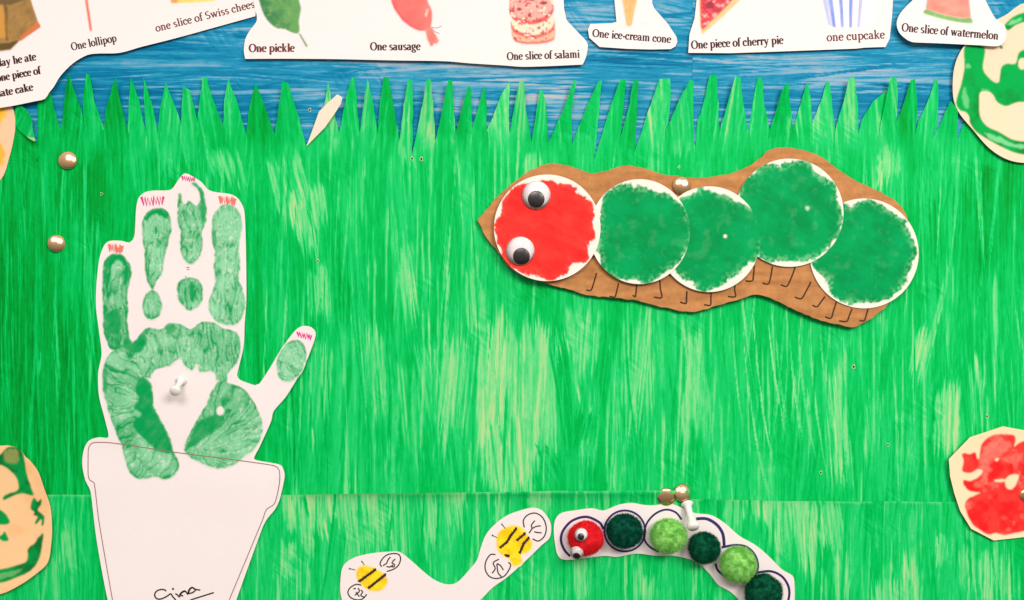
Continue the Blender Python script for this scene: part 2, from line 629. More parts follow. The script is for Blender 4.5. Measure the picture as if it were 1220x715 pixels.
# light, thinly painted patches as they lie on the sheets: x, y start, length, half width, lean, bend, thickness, load
pale = [(590, 395, 170, 14, -0.06, 0, 0.10, 0.95), (608, 380, 185, 14, -0.03, 0, 0.08, 0.95), (628, 378, 170, 16, -0.02, 0, 0.08, 0.95), (645, 385, 150, 12, 0.0, 0, 0.12, 0.9), (600, 520, 75, 22, 0.06, 0, 0.12, 0.9), (625, 480, 90, 16, 0.02, 0, 0.10, 0.9), (612, 385, 190, 34, -0.04, 0, 0.10, 0.85), (640, 380, 150, 22, -0.02, 0, 0.16, 0.8), (600, 500, 100, 24, 0.05, 0, 0.14, 0.75), (678, 362, 130, 14, 0.08, 0, 0.2, 0.8), (700, 365, 110, 14, -0.02, 0, 0.24, 0.7),
        (745, 380, 210, 14, 0.0, 0, 0.24, 0.7), (765, 362, 180, 10, -0.08, 0, 0.3, 0.7), (705, 470, 120, 10, -0.05, 0, 0.28, 0.7), (824, 385, 200, 11, 0, 0, 0.24, 0.65), (838, 420, 150, 10, 0, 0, 0.3, 0.6),
        (330, 180, 100, 12, 0.28, 0, 0.22, 0.8), (362, 230, 70, 18, 0.12, 0, 0.2, 0.7), (380, 310, 80, 12, 0.05, 0, 0.24, 0.7), (385, 395, 120, 8, 0, 0, 0.28, 0.7), (482, 300, 130, 6, 0.05, 0, 0.24, 0.7),
        (492, 410, 150, 14, 0.16, 0, 0.20, 0.8), (545, 380, 180, 16, -0.10, 0, 0.24, 0.7), (560, 290, 160, 6, 0.12, 0, 0.22, 0.8), (440, 380, 140, 8, 0.05, 0, 0.28, 0.6), (470, 220, 90, 8, 0.05, 0, 0.32, 0.6),
        (262, 160, 60, 12, 0.25, 0, 0.22, 0.75), (205, 150, 70, 10, 0.12, 0, 0.25, 0.7), (150, 190, 60, 10, 0.1, 0, 0.32, 0.6), (350, 150, 60, 10, 0.25, 0, 0.2, 0.7), (1060, 150, 70, 8, -0.08, 0, 0.2, 0.8),
        (480, 160, 60, 5, 0.1, 0, 0.2, 0.8), (535, 150, 60, 6, 0.05, 0, 0.22, 0.8), (634, 172, 45, 7, 0, 0, 0.2, 0.7), (700, 120, 60, 12, -0.05, 0, 0.2, 0.8), (812, 170, 50, 8, 0, 0, 0.25, 0.7),
        (355, 596, 50, 22, 0.1, 0, 0.20, 0.8), (395, 596, 45, 16, 0.05, 0, 0.2, 0.8), (436, 596, 60, 20, 0.05, 0, 0.18, 0.8), (470, 596, 70, 14, 0.1, 0, 0.22, 0.75), (505, 596, 60, 10, 0.1, 0, 0.25, 0.7), (540, 596, 50, 12, 0.1, 0, 0.2, 0.7),
        (646, 596, 40, 8, 0, 0, 0.14, 0.8), (600, 596, 50, 6, 0, 0, 0.25, 0.7), (930, 600, 80, 12, 0.1, 0, 0.14, 0.8), (955, 602, 75, 26, 0.05, 0, 0.16, 0.75), (985, 604, 70, 14, 0.1, 0, 0.18, 0.7), (880, 600, 40, 7, 0, 0, 0.12, 0.8),
        (900, 602, 35, 10, 0.1, 0, 0.2, 0.7), (1010, 640, 80, 11, -0.03, 0, 0.18, 0.8), (1090, 640, 90, 6, 0.08, 0, 0.22, 0.8), (1055, 690, 60, 12, 0.05, 0, 0.2, 0.7), (1075, 695, 50, 14, 0, 0, 0.22, 0.7), (1195, 650, 80, 12, 0, 0, 0.22, 0.7),
        (1160, 660, 60, 10, 0, 0, 0.25, 0.7), (1130, 640, 40, 6, 0, 0, 0.25, 0.7), (1128, 455, 100, 11, -0.05, 0, 0.2, 0.75), (1135, 290, 150, 4, -0.22, 0, 0.2, 0.85), (1192, 225, 60, 5, -0.15, 0, 0.25, 0.7), (1185, 300, 180, 4, 0.02, 0, 0.28, 0.7),
        (1160, 400, 120, 6, 0, 0, 0.28, 0.7), (1012, 392, 50, 3.5, -0.12, 0, 0.15, 0.9), (1105, 385, 90, 5, -0.2, 0, 0.2, 0.75), (1042, 470, 90, 7, 0, 0, 0.25, 0.7), (992, 420, 150, 6, 0.08, 0, 0.2, 0.8), (1010, 500, 100, 4, 0.08, 0, 0.25, 0.7),
        (440, 660, 60, 10, 0, 0, 0.3, 0.6), (350, 640, 80, 14, 0, 0, 0.3, 0.65), (80, 620, 60, 12, 0.1, 0, 0.24, 0.7), (70, 650, 60, 8, 0, 0, 0.3, 0.7), (420, 600, 110, 8, 0.1, 0, 0.28, 0.7), (650, 680, 60, 14, 0, 0, 0.28, 0.6), (690, 670, 60, 10, 0, 0, 0.26, 0.6),
        (770, 680, 60, 12, 0, 0, 0.26, 0.6), (745, 190, 30, 12, 0, 0, 0.25, 0.6), (960, 590, 40, 6, 0, 0, 0.25, 0.6)]
for i in range(9):   # long combed strokes sweeping down to the right
    pale.append((872 + i * 13, 375, 215 + i * 3, 1.6, 0.02, 0.00055, 0.16, 0.85))
deep = [(660, 365, 210, 7, 0.08, 0, 0.62, 0.9), (722, 400, 120, 5, -0.1, 0, 0.66, 0.9), (705, 470, 60, 9, -0.3, 0, 0.64, 0.7), (640, 545, 60, 10, 0.45, 0, 0.66, 0.8), (20, 250, 300, 30, 0, 0, 0.74, 0.5), (60, 330, 260, 26, 0.02, 0, 0.72, 0.5),
        (330, 400, 190, 22, 0.02, 0, 0.7, 0.5), (1180, 190, 150, 40, 0, 0, 0.72, 0.5), (1100, 230, 160, 22, 0, 0, 0.7, 0.5), (410, 190, 200, 14, 0, 0, 0.64, 0.6), (95, 180, 120, 30, 0, 0, 0.7, 0.5)]
special = [(a - GX0, b - GY0, c, d, e, f, g, h) for a, b, c, d, e, f, g, h in [(p[0], p[1], p[2], p[3], p[4], p[5], p[6] * 0.7 + 0.08, p[7]) for p in pale] + deep]
special_low = [q for q in special if q[1] + GY0 > 585]
special = [q for q in special if q[1] + GY0 <= 585]
LY0 = 555
TL = paint_field(GY1 - LY0, GX1 - GX0, 330, 8, 0.53, 0.07, [(q[0], q[1] + GY0 - LY0 - (26 if q[1] + GY0 < 612 else 6), q[2] + 26) + q[3:] for q in special_low])
TG = paint_field(GY1 - GY0, GX1 - GX0, 700, 3, 0.565, 0.07, special)
# left and top-right thickened, so the paint carries the dimmer light and shade there
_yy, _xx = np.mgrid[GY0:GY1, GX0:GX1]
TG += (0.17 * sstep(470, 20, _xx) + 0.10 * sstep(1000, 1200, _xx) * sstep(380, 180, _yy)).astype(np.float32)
BX0, BY0, BX1, BY1 = -70, -70, 1290, 220
bl = [(60, 75, 300, 5, 0.0, 0, 0.2, 0.6), (30, 55, 300, 5, 0.03, 0, 0.22, 0.6), (500, 80, 200, 7, 0.03, 0, 0.16, 0.7), (560, 92, 200, 8, 0.0, 0, 0.14, 0.7), (340, 120, 90, 6, 0, 0, 0.02, 0.8), (380, 128, 60, 5, 0, 0, 0.06, 0.7), (600, 108, 130, 10, 0.02, 0, 0.03, 0.7),
      (640, 130, 110, 8, 0, 0, 0.12, 0.7), (500, 118, 90, 10, 0.04, 0, 0.14, 0.6), (690, 100, 150, 8, 0.04, 0, 0.2, 0.6), (740, 120, 110, 16, 0.08, 0, 0.2, 0.65), (860, 85, 300, 8, -0.02, 0, 0.2, 0.6), (680, 20, 60, 8, 0.1, 0, 0.05, 0.6), (780, 8, 60, 12, 0.25, 0, 0.2, 0.6),
      (960, 100, 120, 8, 0, 0, 0.18, 0.6), (800, 95, 60, 10, 0, 0, 0.2, 0.6), (300, 88, 160, 3, 0.04, 0, 0.2, 0.6), (1090, 78, 50, 20, 0, 0, 0.3, 0.6), (1058, 5, 30, 14, 0, 0, 0.25, 0.6), (1180, 8, 40, 10, 0, 0, 0.25, 0.6), (60, 118, 300, 14, 0, 0, 0.75, 0.6), (200, 140, 200, 16, 0, 0, 0.72, 0.5),
      (700, 70, 110, 7, 0, 0, 0.74, 0.7), (640, 64, 160, 4, 0, 0, 0.7, 0.6), (1000, 125, 180, 18, 0, 0, 0.66, 0.5), (850, 125, 120, 16, 0, 0, 0.62, 0.5), (230, 25, 90, 12, -0.1, 0, 0.74, 0.6)]
bsp = [(b - BY0, a - BX0 - c * 0.2, c * 1.4, d * 0.75, e, f, g + 0.10 if g < 0.4 else g, h) for a, b, c, d, e, f, g, h in bl]
TB = paint_field(BX1 - BX0, BY1 - BY0, 320, 11, 0.50, 0.11, bsp).T


def sampler(T, x0, y0):
    H, W = T.shape[:2]

    def f(X, Y):
        x = np.asarray(X, dtype=float) - x0
        y = np.asarray(Y, dtype=float) - y0
        if T.ndim == 2:                 # brushwork goes on beyond the painted field, mirrored
            x = np.abs((x + W - 1) % (2 * (W - 1)) - (W - 1))
            y = np.abs((y + H - 1) % (2 * (H - 1)) - (H - 1))
        x = np.clip(x, 0, W - 1.001)
        y = np.clip(y, 0, H - 1.001)
        xi, yi = x.astype(int), y.astype(int)
        fx, fy = x - xi, y - yi
        if T.ndim == 3:
            fx, fy = fx[..., None], fy[..., None]
        return (T[yi, xi] * (1 - fx) + T[yi, xi + 1] * fx) * (1 - fy) + (T[yi + 1, xi] * (1 - fx) + T[yi + 1, xi + 1] * fx) * fy
    return f


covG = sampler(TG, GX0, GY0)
covL = sampler(TL, GX0, LY0)
covB = sampler(TB, BX0, BY0)


def wave(X, Y):
    return 0.9 * (vn(X, Y, 190, 240, 91) - 0.5) + 0.35 * (vn(X, Y, 70, 120, 92) - 0.5)


def GD(X, Y):
    """front of the upper green sheets, mm off the wall"""
    return 2.0 + wave(np.asarray(X), np.asarray(Y))


def BD(X, Y):
    return 0.7 + 0.5 * (vn(X, Y, 160, 120, 93) - 0.5)


def axis(a, b, step, lo, hi, out):
    r = list(np.arange(a, lo, out)) if a < lo else []
    r += list(np.arange(max(a, lo), min(b, hi), step))
    r += list(np.arange(min(b, hi), b, out)) if b > hi else []
    r.append(b)
    return np.array(r, float)


# ------------------------------------------------------------------ the wall and its painted paper
wall_me = bpy.data.meshes.new('wall')
wx, wz = 0.75, 0.52
wall_me.from_pydata([(-wx, 0, -wz), (wx, 0, -wz), (wx, 0, wz), (-wx, 0, wz), (-wx, 0.02, -wz), (wx, 0.02, -wz), (wx, 0.02, wz), (-wx, 0.02, wz)], [],
                    [(0, 1, 2, 3), (5, 4, 7, 6), (4, 0, 3, 7), (1, 5, 6, 2), (3, 2, 6, 7), (4, 5, 1, 0)])
wall = link('wall', wall_me, 'wall_board')
wall['kind'] = 'structure'

bx_seam = 831.0
blue_l = grid_sheet('blue_paper', axis(-420, bx_seam, 2.0, -10, 1230, 8), axis(-300, 215, 1.0, -4, 200, 8), BD, 'blue_paint', covB)
tag(blue_l, 'blue brush-painted paper sheet behind the pickle, sausage and salami cut-outs', 'paper', 'blue sky sheets')
blue_r = grid_sheet('blue_paper', axis(bx_seam - 6, 1640, 2.0, -10, 1230, 8), axis(-300, 215, 1.0, -4, 200, 8), lambda X, Y: BD(X, Y) + 0.35, 'blue_paint',
                    lambda X, Y: covB(X + 3, Y + 4) - 0.03)
tag(blue_r, 'blue brush-painted paper sheet behind the cherry pie and cupcake cut-out', 'paper', 'blue sky sheets')


def seam(Y):
    return 827 - (np.asarray(Y) - 190) * 0.047


TOPY = 193
ys_up = axis(TOPY, 612, 2.0, 0, 700, 4)
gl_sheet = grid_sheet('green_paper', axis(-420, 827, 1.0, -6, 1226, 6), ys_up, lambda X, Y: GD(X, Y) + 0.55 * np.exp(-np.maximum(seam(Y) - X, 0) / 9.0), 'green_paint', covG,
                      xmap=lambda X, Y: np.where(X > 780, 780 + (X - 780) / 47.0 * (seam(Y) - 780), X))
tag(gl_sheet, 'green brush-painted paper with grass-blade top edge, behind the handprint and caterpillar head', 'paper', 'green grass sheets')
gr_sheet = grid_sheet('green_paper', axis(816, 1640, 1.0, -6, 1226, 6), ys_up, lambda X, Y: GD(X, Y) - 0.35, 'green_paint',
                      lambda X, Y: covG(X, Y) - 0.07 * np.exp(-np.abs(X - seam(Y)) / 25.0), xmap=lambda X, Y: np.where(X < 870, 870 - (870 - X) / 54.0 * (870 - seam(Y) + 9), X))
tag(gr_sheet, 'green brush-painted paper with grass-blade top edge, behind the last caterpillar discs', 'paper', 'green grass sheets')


def LD(X, Y):
    X, Y = np.asarray(X), np.asarray(Y)
    return GD(X, Y) + 0.30 + (0.55 + sstep(345, 380, X) * sstep(1125, 1090, X) * (0.9 + 1.9 * vn(X, X * 0, 60, 50, 78))) * np.exp(-np.maximum(Y - 588, 0) / 6.0)


def low_top(X):
    X = np.asarray(X)
    return 588.5 + 2.0 * np.sin(X / 140.0) + np.where(X > 822, 7.5, 0) + 1.6 * (vn(X, X * 0, 45, 50, 77) - 0.5) + np.where((X > 560) & (X <= 822), -(X - 560) * 0.012, 0)


def low_sheet(a, b, dx, dd):
    xs = axis(a, b, 1.0, -6, 1226, 6)
    ys = axis(589, 1010, 2.0, 0, 722, 6)
    X, Y = np.meshgrid(xs, ys)

    def dfun(X_, Y_):
        return LD(X_, Y_) + dd
    T = low_top(X)
    k = (Y - 589) / (1010 - 589)
    Y2 = T + k * (1010 - T)
    D = dfun(X, Y2)
    V = PA(X.ravel(), Y2.ravel(), D.ravel())
    h, w = X.shape
    idx = np.arange(h * w).reshape(h, w)
    F = np.stack([idx[:-1, :-1].ravel(), idx[1:, :-1].ravel(), idx[1:, 1:].ravel(), idx[:-1, 1:].ravel()], -1)
    cov = covL(X.ravel() + dx, Y2.ravel())
    ed = sstep(3.2, 0.6, (Y2 - T).ravel()) * sstep(0.35, 0.6, fbm(X.ravel(), X.ravel() * 0, 22, 50, 79, 3))
    cov = cov * (1 - 0.75 * ed) + 0.75 * ed * 0.16
    # cut edge of the paper along the top: the bare paper core
    top = idx[0, :]
    V2 = np.concatenate([PA(X[0], T[0], D[0]), PA(X[0], T[0], D[0] - 0.28)])
    m = len(top)
    a1 = np.arange(m - 1) + len(V)
    F = np.concatenate([F, np.stack([a1, a1 + 1, a1 + 1 + m, a1 + m], -1)])
    V = np.concatenate([V, V2])
    cov = np.concatenate([cov, np.full(2 * m, 0.12)])
    me = mesh_np('green_paper', V, F)
    set_cov(me, cov)
    o = bpy.data.objects.new('green_paper', me)
    COL.objects.link(o)
    me.materials.append(MATS['green_paint'])
    return o


ll_sheet = low_sheet(-420, 824, 0, 0.0)
tag(ll_sheet, 'lower strip of streaky green painted paper behind the bees and the flower pot', 'paper', 'green grass sheets')
lr_sheet = low_sheet(818, 1640, 4, 0.25)
tag(lr_sheet, 'lower strip of streaky green painted paper between pompom caterpillar and red blot disc', 'paper', 'green grass sheets')

# grass blades cut into the top edge: outline from left valley over the tip to the right valley
blades = [
    [(45, 168), (45, 140), (45, 122), (52, 106), (58, 104), (63, 122), (72, 154)],
    [(72, 154), (75, 140), (77, 110), (82, 87), (90, 112), (97, 130), (101, 154)],
    [(101, 154), (99, 140), (99, 115), (103, 88), (107, 89), (113, 122), (124, 153)],
    [(124, 153), (127, 127), (138, 91), (143, 120), (152, 156)],
    [(152, 156), (153, 120), (156, 92), (166, 120), (173, 158)],
    [(173, 156), (172, 120), (171, 92), (183, 128), (188, 157)],
    [(188, 157), (191, 130), (197, 98), (203, 112), (216, 147)],
    [(216, 147), (216, 130), (218, 103), (226, 107), (231, 125), (235, 145)],
    [(235, 145), (237, 125), (241, 92), (246, 93), (254, 120), (266, 150)],
    [(266, 150), (267, 120), (272, 94), (282, 120), (293, 160)],
    [(293, 160), (297, 127), (304, 98), (315, 125), (327, 160)],
    [(327, 160), (333, 120), (336, 97), (343, 99), (353, 130), (365, 173)],
    [(365, 173), (384, 140), (391, 97), (394, 115), (404, 158)],
    [(404, 158), (413, 115), (419, 92), (423, 93), (425, 120), (428, 158)],
    [(428, 158), (434, 120), (438, 93), (445, 125), (450, 158)],
    [(450, 158), (453, 120), (457, 92), (463, 92), (470, 130), (476, 167)],
    [(476, 167), (481, 125), (486, 94), (491, 95), (492, 130), (491, 185)],
    [(491, 185), (505, 115), (508, 94), (513, 95), (516, 125), (519, 168)],
    [(519, 168), (529, 120), (534, 95), (539, 96), (540, 125), (543, 158)],
    [(543, 158), (550, 130), (558, 102), (561, 104), (562, 125), (562, 153)],
    [(562, 153), (572, 120), (577, 101), (580, 125), (580, 155)],
    [(580, 155), (587, 140), (597, 112), (608, 97), (606, 130), (607, 160)],
    [(607, 160), (614, 120), (619, 97), (625, 97), (627, 130), (633, 170)],
    [(633, 170), (640, 125), (645, 103), (650, 120), (654, 170)],
    [(654, 170), (675, 120), (684, 95), (687, 96), (681, 130), (681, 172)],
    [(681, 172), (700, 125), (713, 97), (717, 95), (715, 120), (708, 190)],
    [(708, 190), (728, 125), (739, 95), (746, 95), (744, 118), (739, 165)],
    [(739, 165), (750, 125), (755, 96), (761, 95), (759, 130), (756, 180)],
    [(756, 180), (775, 125), (786, 94), (798, 94), (799, 115), (795, 151)],
    [(795, 151), (810, 118), (822, 95), (826, 96), (826, 125), (827, 170)],
    [(828, 185), (831, 145), (838, 123), (846, 89), (854, 89), (856, 125), (857, 157)],
    [(857, 157), (868, 120), (876, 91), (882, 92), (885, 120), (892, 157)],
    [(892, 157), (897, 120), (903, 92), (908, 92), (911, 125), (917, 156)],
    [(917, 156), (928, 120), (936, 99), (940, 100), (941, 120), (945, 153)],
    [(945, 153), (955, 120), (962, 97), (966, 115), (967, 148)],
    [(967, 148), (978, 120), (985, 97), (988, 98), (991, 120), (995, 155)],
    [(995, 155), (1007, 115), (1012, 92), (1019, 93), (1022, 125), (1023, 160)],
    [(1023, 160), (1027, 142), (1040, 121), (1058, 107), (1060, 118), (1050, 150), (1046, 165)],
    [(1046, 165), (1055, 120), (1061, 91), (1068, 92), (1070, 112), (1068, 145)],
    [(1068, 145), (1078, 120), (1085, 95), (1090, 94), (1093, 120), (1092, 145), (1089, 164)],
    [(1089, 164), (1094, 145), (1106, 120), (1115, 94), (1118, 96), (1118, 125), (1117, 148), (1111, 166)],
    [(1111, 166), (1119, 150), (1133, 120), (1141, 130), (1141, 166)],
    [(1141, 166), (1147, 150), (1156, 130), (1166, 150), (1170, 168)],
    [(1170, 168), (1182, 130), (1192, 105), (1198, 130), (1203, 168)],
    [(1203, 168), (1212, 130), (1222, 100), (1230, 130), (1236, 168)],
]
rx_ = random.Random(9)
for x0, x1 in ((-420, -62), (1236, 1636)):
    xx = x0
    while xx < x1 - 8:
        w_ = min(rx_.uniform(18, 32), x1 - xx)
        tx_ = xx + w_ * rx_.uniform(0.4, 0.8)
        blades.append([(xx, 160), (xx + w_ * 0.2, 135), (tx_, rx_.uniform(92, 104)), (xx + w_ * 0.85, 130), (xx + w_, 160)])
        xx += w_
rb = random.Random(5)
for k, b in enumerate(blades):
    left = b[0][0] < 828
    par = gl_sheet if left else gr_sheet
    body = b[1:-1]
    o = [(b[0][0] - 1.6, 214.0), (b[0][0] - 1.6, b[0][1] + 4)] + linear([b[0]] + body + [b[-1]], 5.0, closed=False) + [(b[-1][0] + 1.6, b[-1][1] + 4), (b[-1][0] + 1.6, 214.0)]
    # round the straight run a little so the cut is by hand
    o = linear(o, 3.0)
    o = [(x + 1.9 * float(fbm(np.array(x), np.array(y), 11, 11, 60, 3) - 0.5), y + (0.8 * float(vn(np.array(x), np.array(y), 4, 4, 63) - 0.5) if y < 185 else 0)) for x, y in o]
    tipy = min(p[1] for p in b)
    curl = rb.choice([0.5, 1.0, 1.6, 2.4, 3.6, 5.0]) * rb.uniform(0.8, 1.2)
    side = rb.uniform(-1.3, 1.3)
    if k == 0:
        curl, side = 0.4, 0.0       # held flat under the cake cut-out
    if b[0][0] > 1120:
        curl, side = 0.2, 0.0       # held flat under the swirl disc
    off = (0.0 if left else -0.35) - 0.10 - 0.05 * (k % 2)
    cx = sum(p[0] for p in b) / len(b)
    tone = rb.uniform(-0.20, 0.12)
    sh = rb.uniform(-30, 30)
    lean = rb.uniform(-0.12, 0.12)

    def dfun(X, Y, off=off, curl=curl, side=side, cx=cx, tipy=tipy):
        t = np.clip((188 - Y) / (188 - tipy), 0, 1)
        return GD(X, Y) + off + curl * t ** 1.6 + side * t * (X - cx) / 12

    def cf(X, Y, tone=tone, sh=sh, lean=lean):
        t = np.clip((192 - Y) / 35.0, 0, 1)
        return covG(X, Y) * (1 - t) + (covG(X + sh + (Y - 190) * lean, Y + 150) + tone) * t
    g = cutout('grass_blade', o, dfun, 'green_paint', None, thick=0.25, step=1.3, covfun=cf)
    g.parent = par

stub = linear([(-60, 140), (16, 126), (22, 148), (38, 167), (45, 169), (46, 214), (-60, 214)], 5)
g = cutout('grass_blade', stub, lambda X, Y: GD(X, Y) - 0.1, 'green_paint', None, thick=0.25, step=2.0, covfun=covG)
g.parent = gl_sheet
fl = catmull([(19, 127), (25, 126), (33, 133), (38, 142), (39, 154), (42, 168), (36, 166), (28, 160), (20, 152), (18, 140)], True, 3)
g = cutout('folded_blade', fl, lambda X, Y: GD(X, Y) + 0.8 + 3.2 * np.clip((X - 18) / 22, 0, 1) ** 1.3, 'green_paint', None, thick=0.25, step=2.0, covfun=lambda X, Y: np.where(Y > 163.5, 0.0, covG(X + (Y - 120) * 0.4, Y + 60) - 0.1))
g.parent = gl_sheet
wf = linear([(365, 174.5), (374, 150), (380, 133), (391, 122), (402, 112.5), (408, 116), (406, 124), (399, 135), (387, 152)], 3)
g = cutout('folded_blade', wf, lambda X, Y: GD(X, Y) + 0.5 + 4.0 * np.clip((176 - Y) / 60, 0, 1), 'back_paper', None, thick=0.25, step=4.0)
g['label'] = 'bent-over blade showing its unpainted cream back'
g.parent = gl_sheet

# pin holes left in the paper: a torn rim round a dark hole
def pin_hole(x, y, r, par, D=GD):
    V, F = [], []
    n = 10
    for rr, dd in ((0.0, 0.05), (r * 0.85, 0.06), (r * 1.0, 0.25), (r * 1.2, 0.06)):
        for i in range(n):
            a = 2 * math.pi * i / n
            j = 1 + 0.25 * math.sin(3 * a + x)
            V.append(P(x + rr * j * math.cos(a), y + rr * j * 1.25 * math.sin(a), float(D(np.array(x), np.array(y))) + dd))
    for q in range(3):
        for i in range(n):
            j = (i + 1) % n
            F.append((q * n + i, q * n + j, (q + 1) * n + j, (q + 1) * n + i))
    me = mesh_np('pin_hole', np.array(V), F)
    o = bpy.data.objects.new('pin_hole', me)
    COL.objects.link(o)
    me.materials.append(MATS['hole_dark'])
    me.materials.append(MATS['back_paper'])
    for p in me.polygons:
        p.material_index = 0 if p.index < n else 1
    o.parent = par
    return o


for x, y, r in ((491, 189, 1.5), (502, 189.5, 1.6), (379, 311, 1.2), (121, 231, 1.2), (809, 199, 1.2)):
    pin_hole(x, y, r, gl_sheet)
for x, y, r in ((1017, 437, 1.6), (978, 563, 1.3), (1058, 530, 1.3), (1176, 496, 1.3)):
    pin_hole(x, y, r, gr_sheet, lambda X, Y: GD(X, Y) - 0.35)
pin_hole(369, 131, 1.5, blue_l, BD)

# ------------------------------------------------------------------ canvases for painted and printed things


class Cv:
    def __init__(s, x0, y0, x1, y1, base, ss=2):
        s.x0, s.y0, s.ss = x0, y0, ss
        s.X, s.Y = np.meshgrid(np.arange(x0, x1, 1 / ss), np.arange(y0, y1, 1 / ss))
        s.C = np.empty(s.X.shape + (3,))
        s.C[:] = base

    def blur(s, m, r):
        k = max(1, int(r * s.ss))
        m = m.astype(float)
        for _ in range(2):
            for ax in (0, 1):
                p = np.pad(m, [(k, k) if i == ax else (0, 0) for i in (0, 1)], mode='edge')
                c = np.cumsum(p, ax)
                z = np.zeros_like(np.take(c, [0], ax))
                c = np.concatenate([z, c], ax)
                n = m.shape[ax]
                m = (np.take(c, range(2 * k + 1, 2 * k + 1 + n), ax) - np.take(c, range(0, n), ax)) / (2 * k + 1)
        return m

    def mask(s, pts):
        return inpoly(s.X, s.Y, pts).astype(float)

    def ragged(s, pts, r=2.5, amp=0.5, scale=6, seed=21, soft=0.2):
        m = s.blur(s.mask(pts), r)
        m = np.clip(m, 0, 1)
        m = m + amp * (fbm(s.X, s.Y, scale, scale, seed, 4) - 0.5) * (4 * m * (1 - m)) ** 0.5 * 2
        return s.blur(sstep(0.5 - soft, 0.5 + soft, m), 0.5)

    def put(s, m, col):
        c = np.asarray(col)
        s.C = s.C * (1 - m[..., None]) + c * m[..., None]

    def fn(s):
        f = sampler(s.C, 0, 0)
        return lambda X, Y: f((np.asarray(X) - s.x0) * s.ss, (np.asarray(Y) - s.y0) * s.ss)


def mixc(a, b, t):
    return np.asarray(a) * (1 - t[..., None]) + np.asarray(b) * t[..., None]


# ------------------------------------------------------------------ lettering: a small high-contrast serif alphabet drawn with strokes
def arc(cx, cy, rx, ry, a0, a1, n=14):
    return [(cx + rx * math.cos(R(a0 + (a1 - a0) * i / n)), cy + ry * math.sin(R(a0 + (a1 - a0) * i / n))) for i in range(n + 1)]


def st(x, y0, y1):
    return [(x, y0), (x, (y0 + y1) / 2), (x, y1)]


def sf(x, y, w=0.2):
    return [(x - w, y), (x + w, y)]


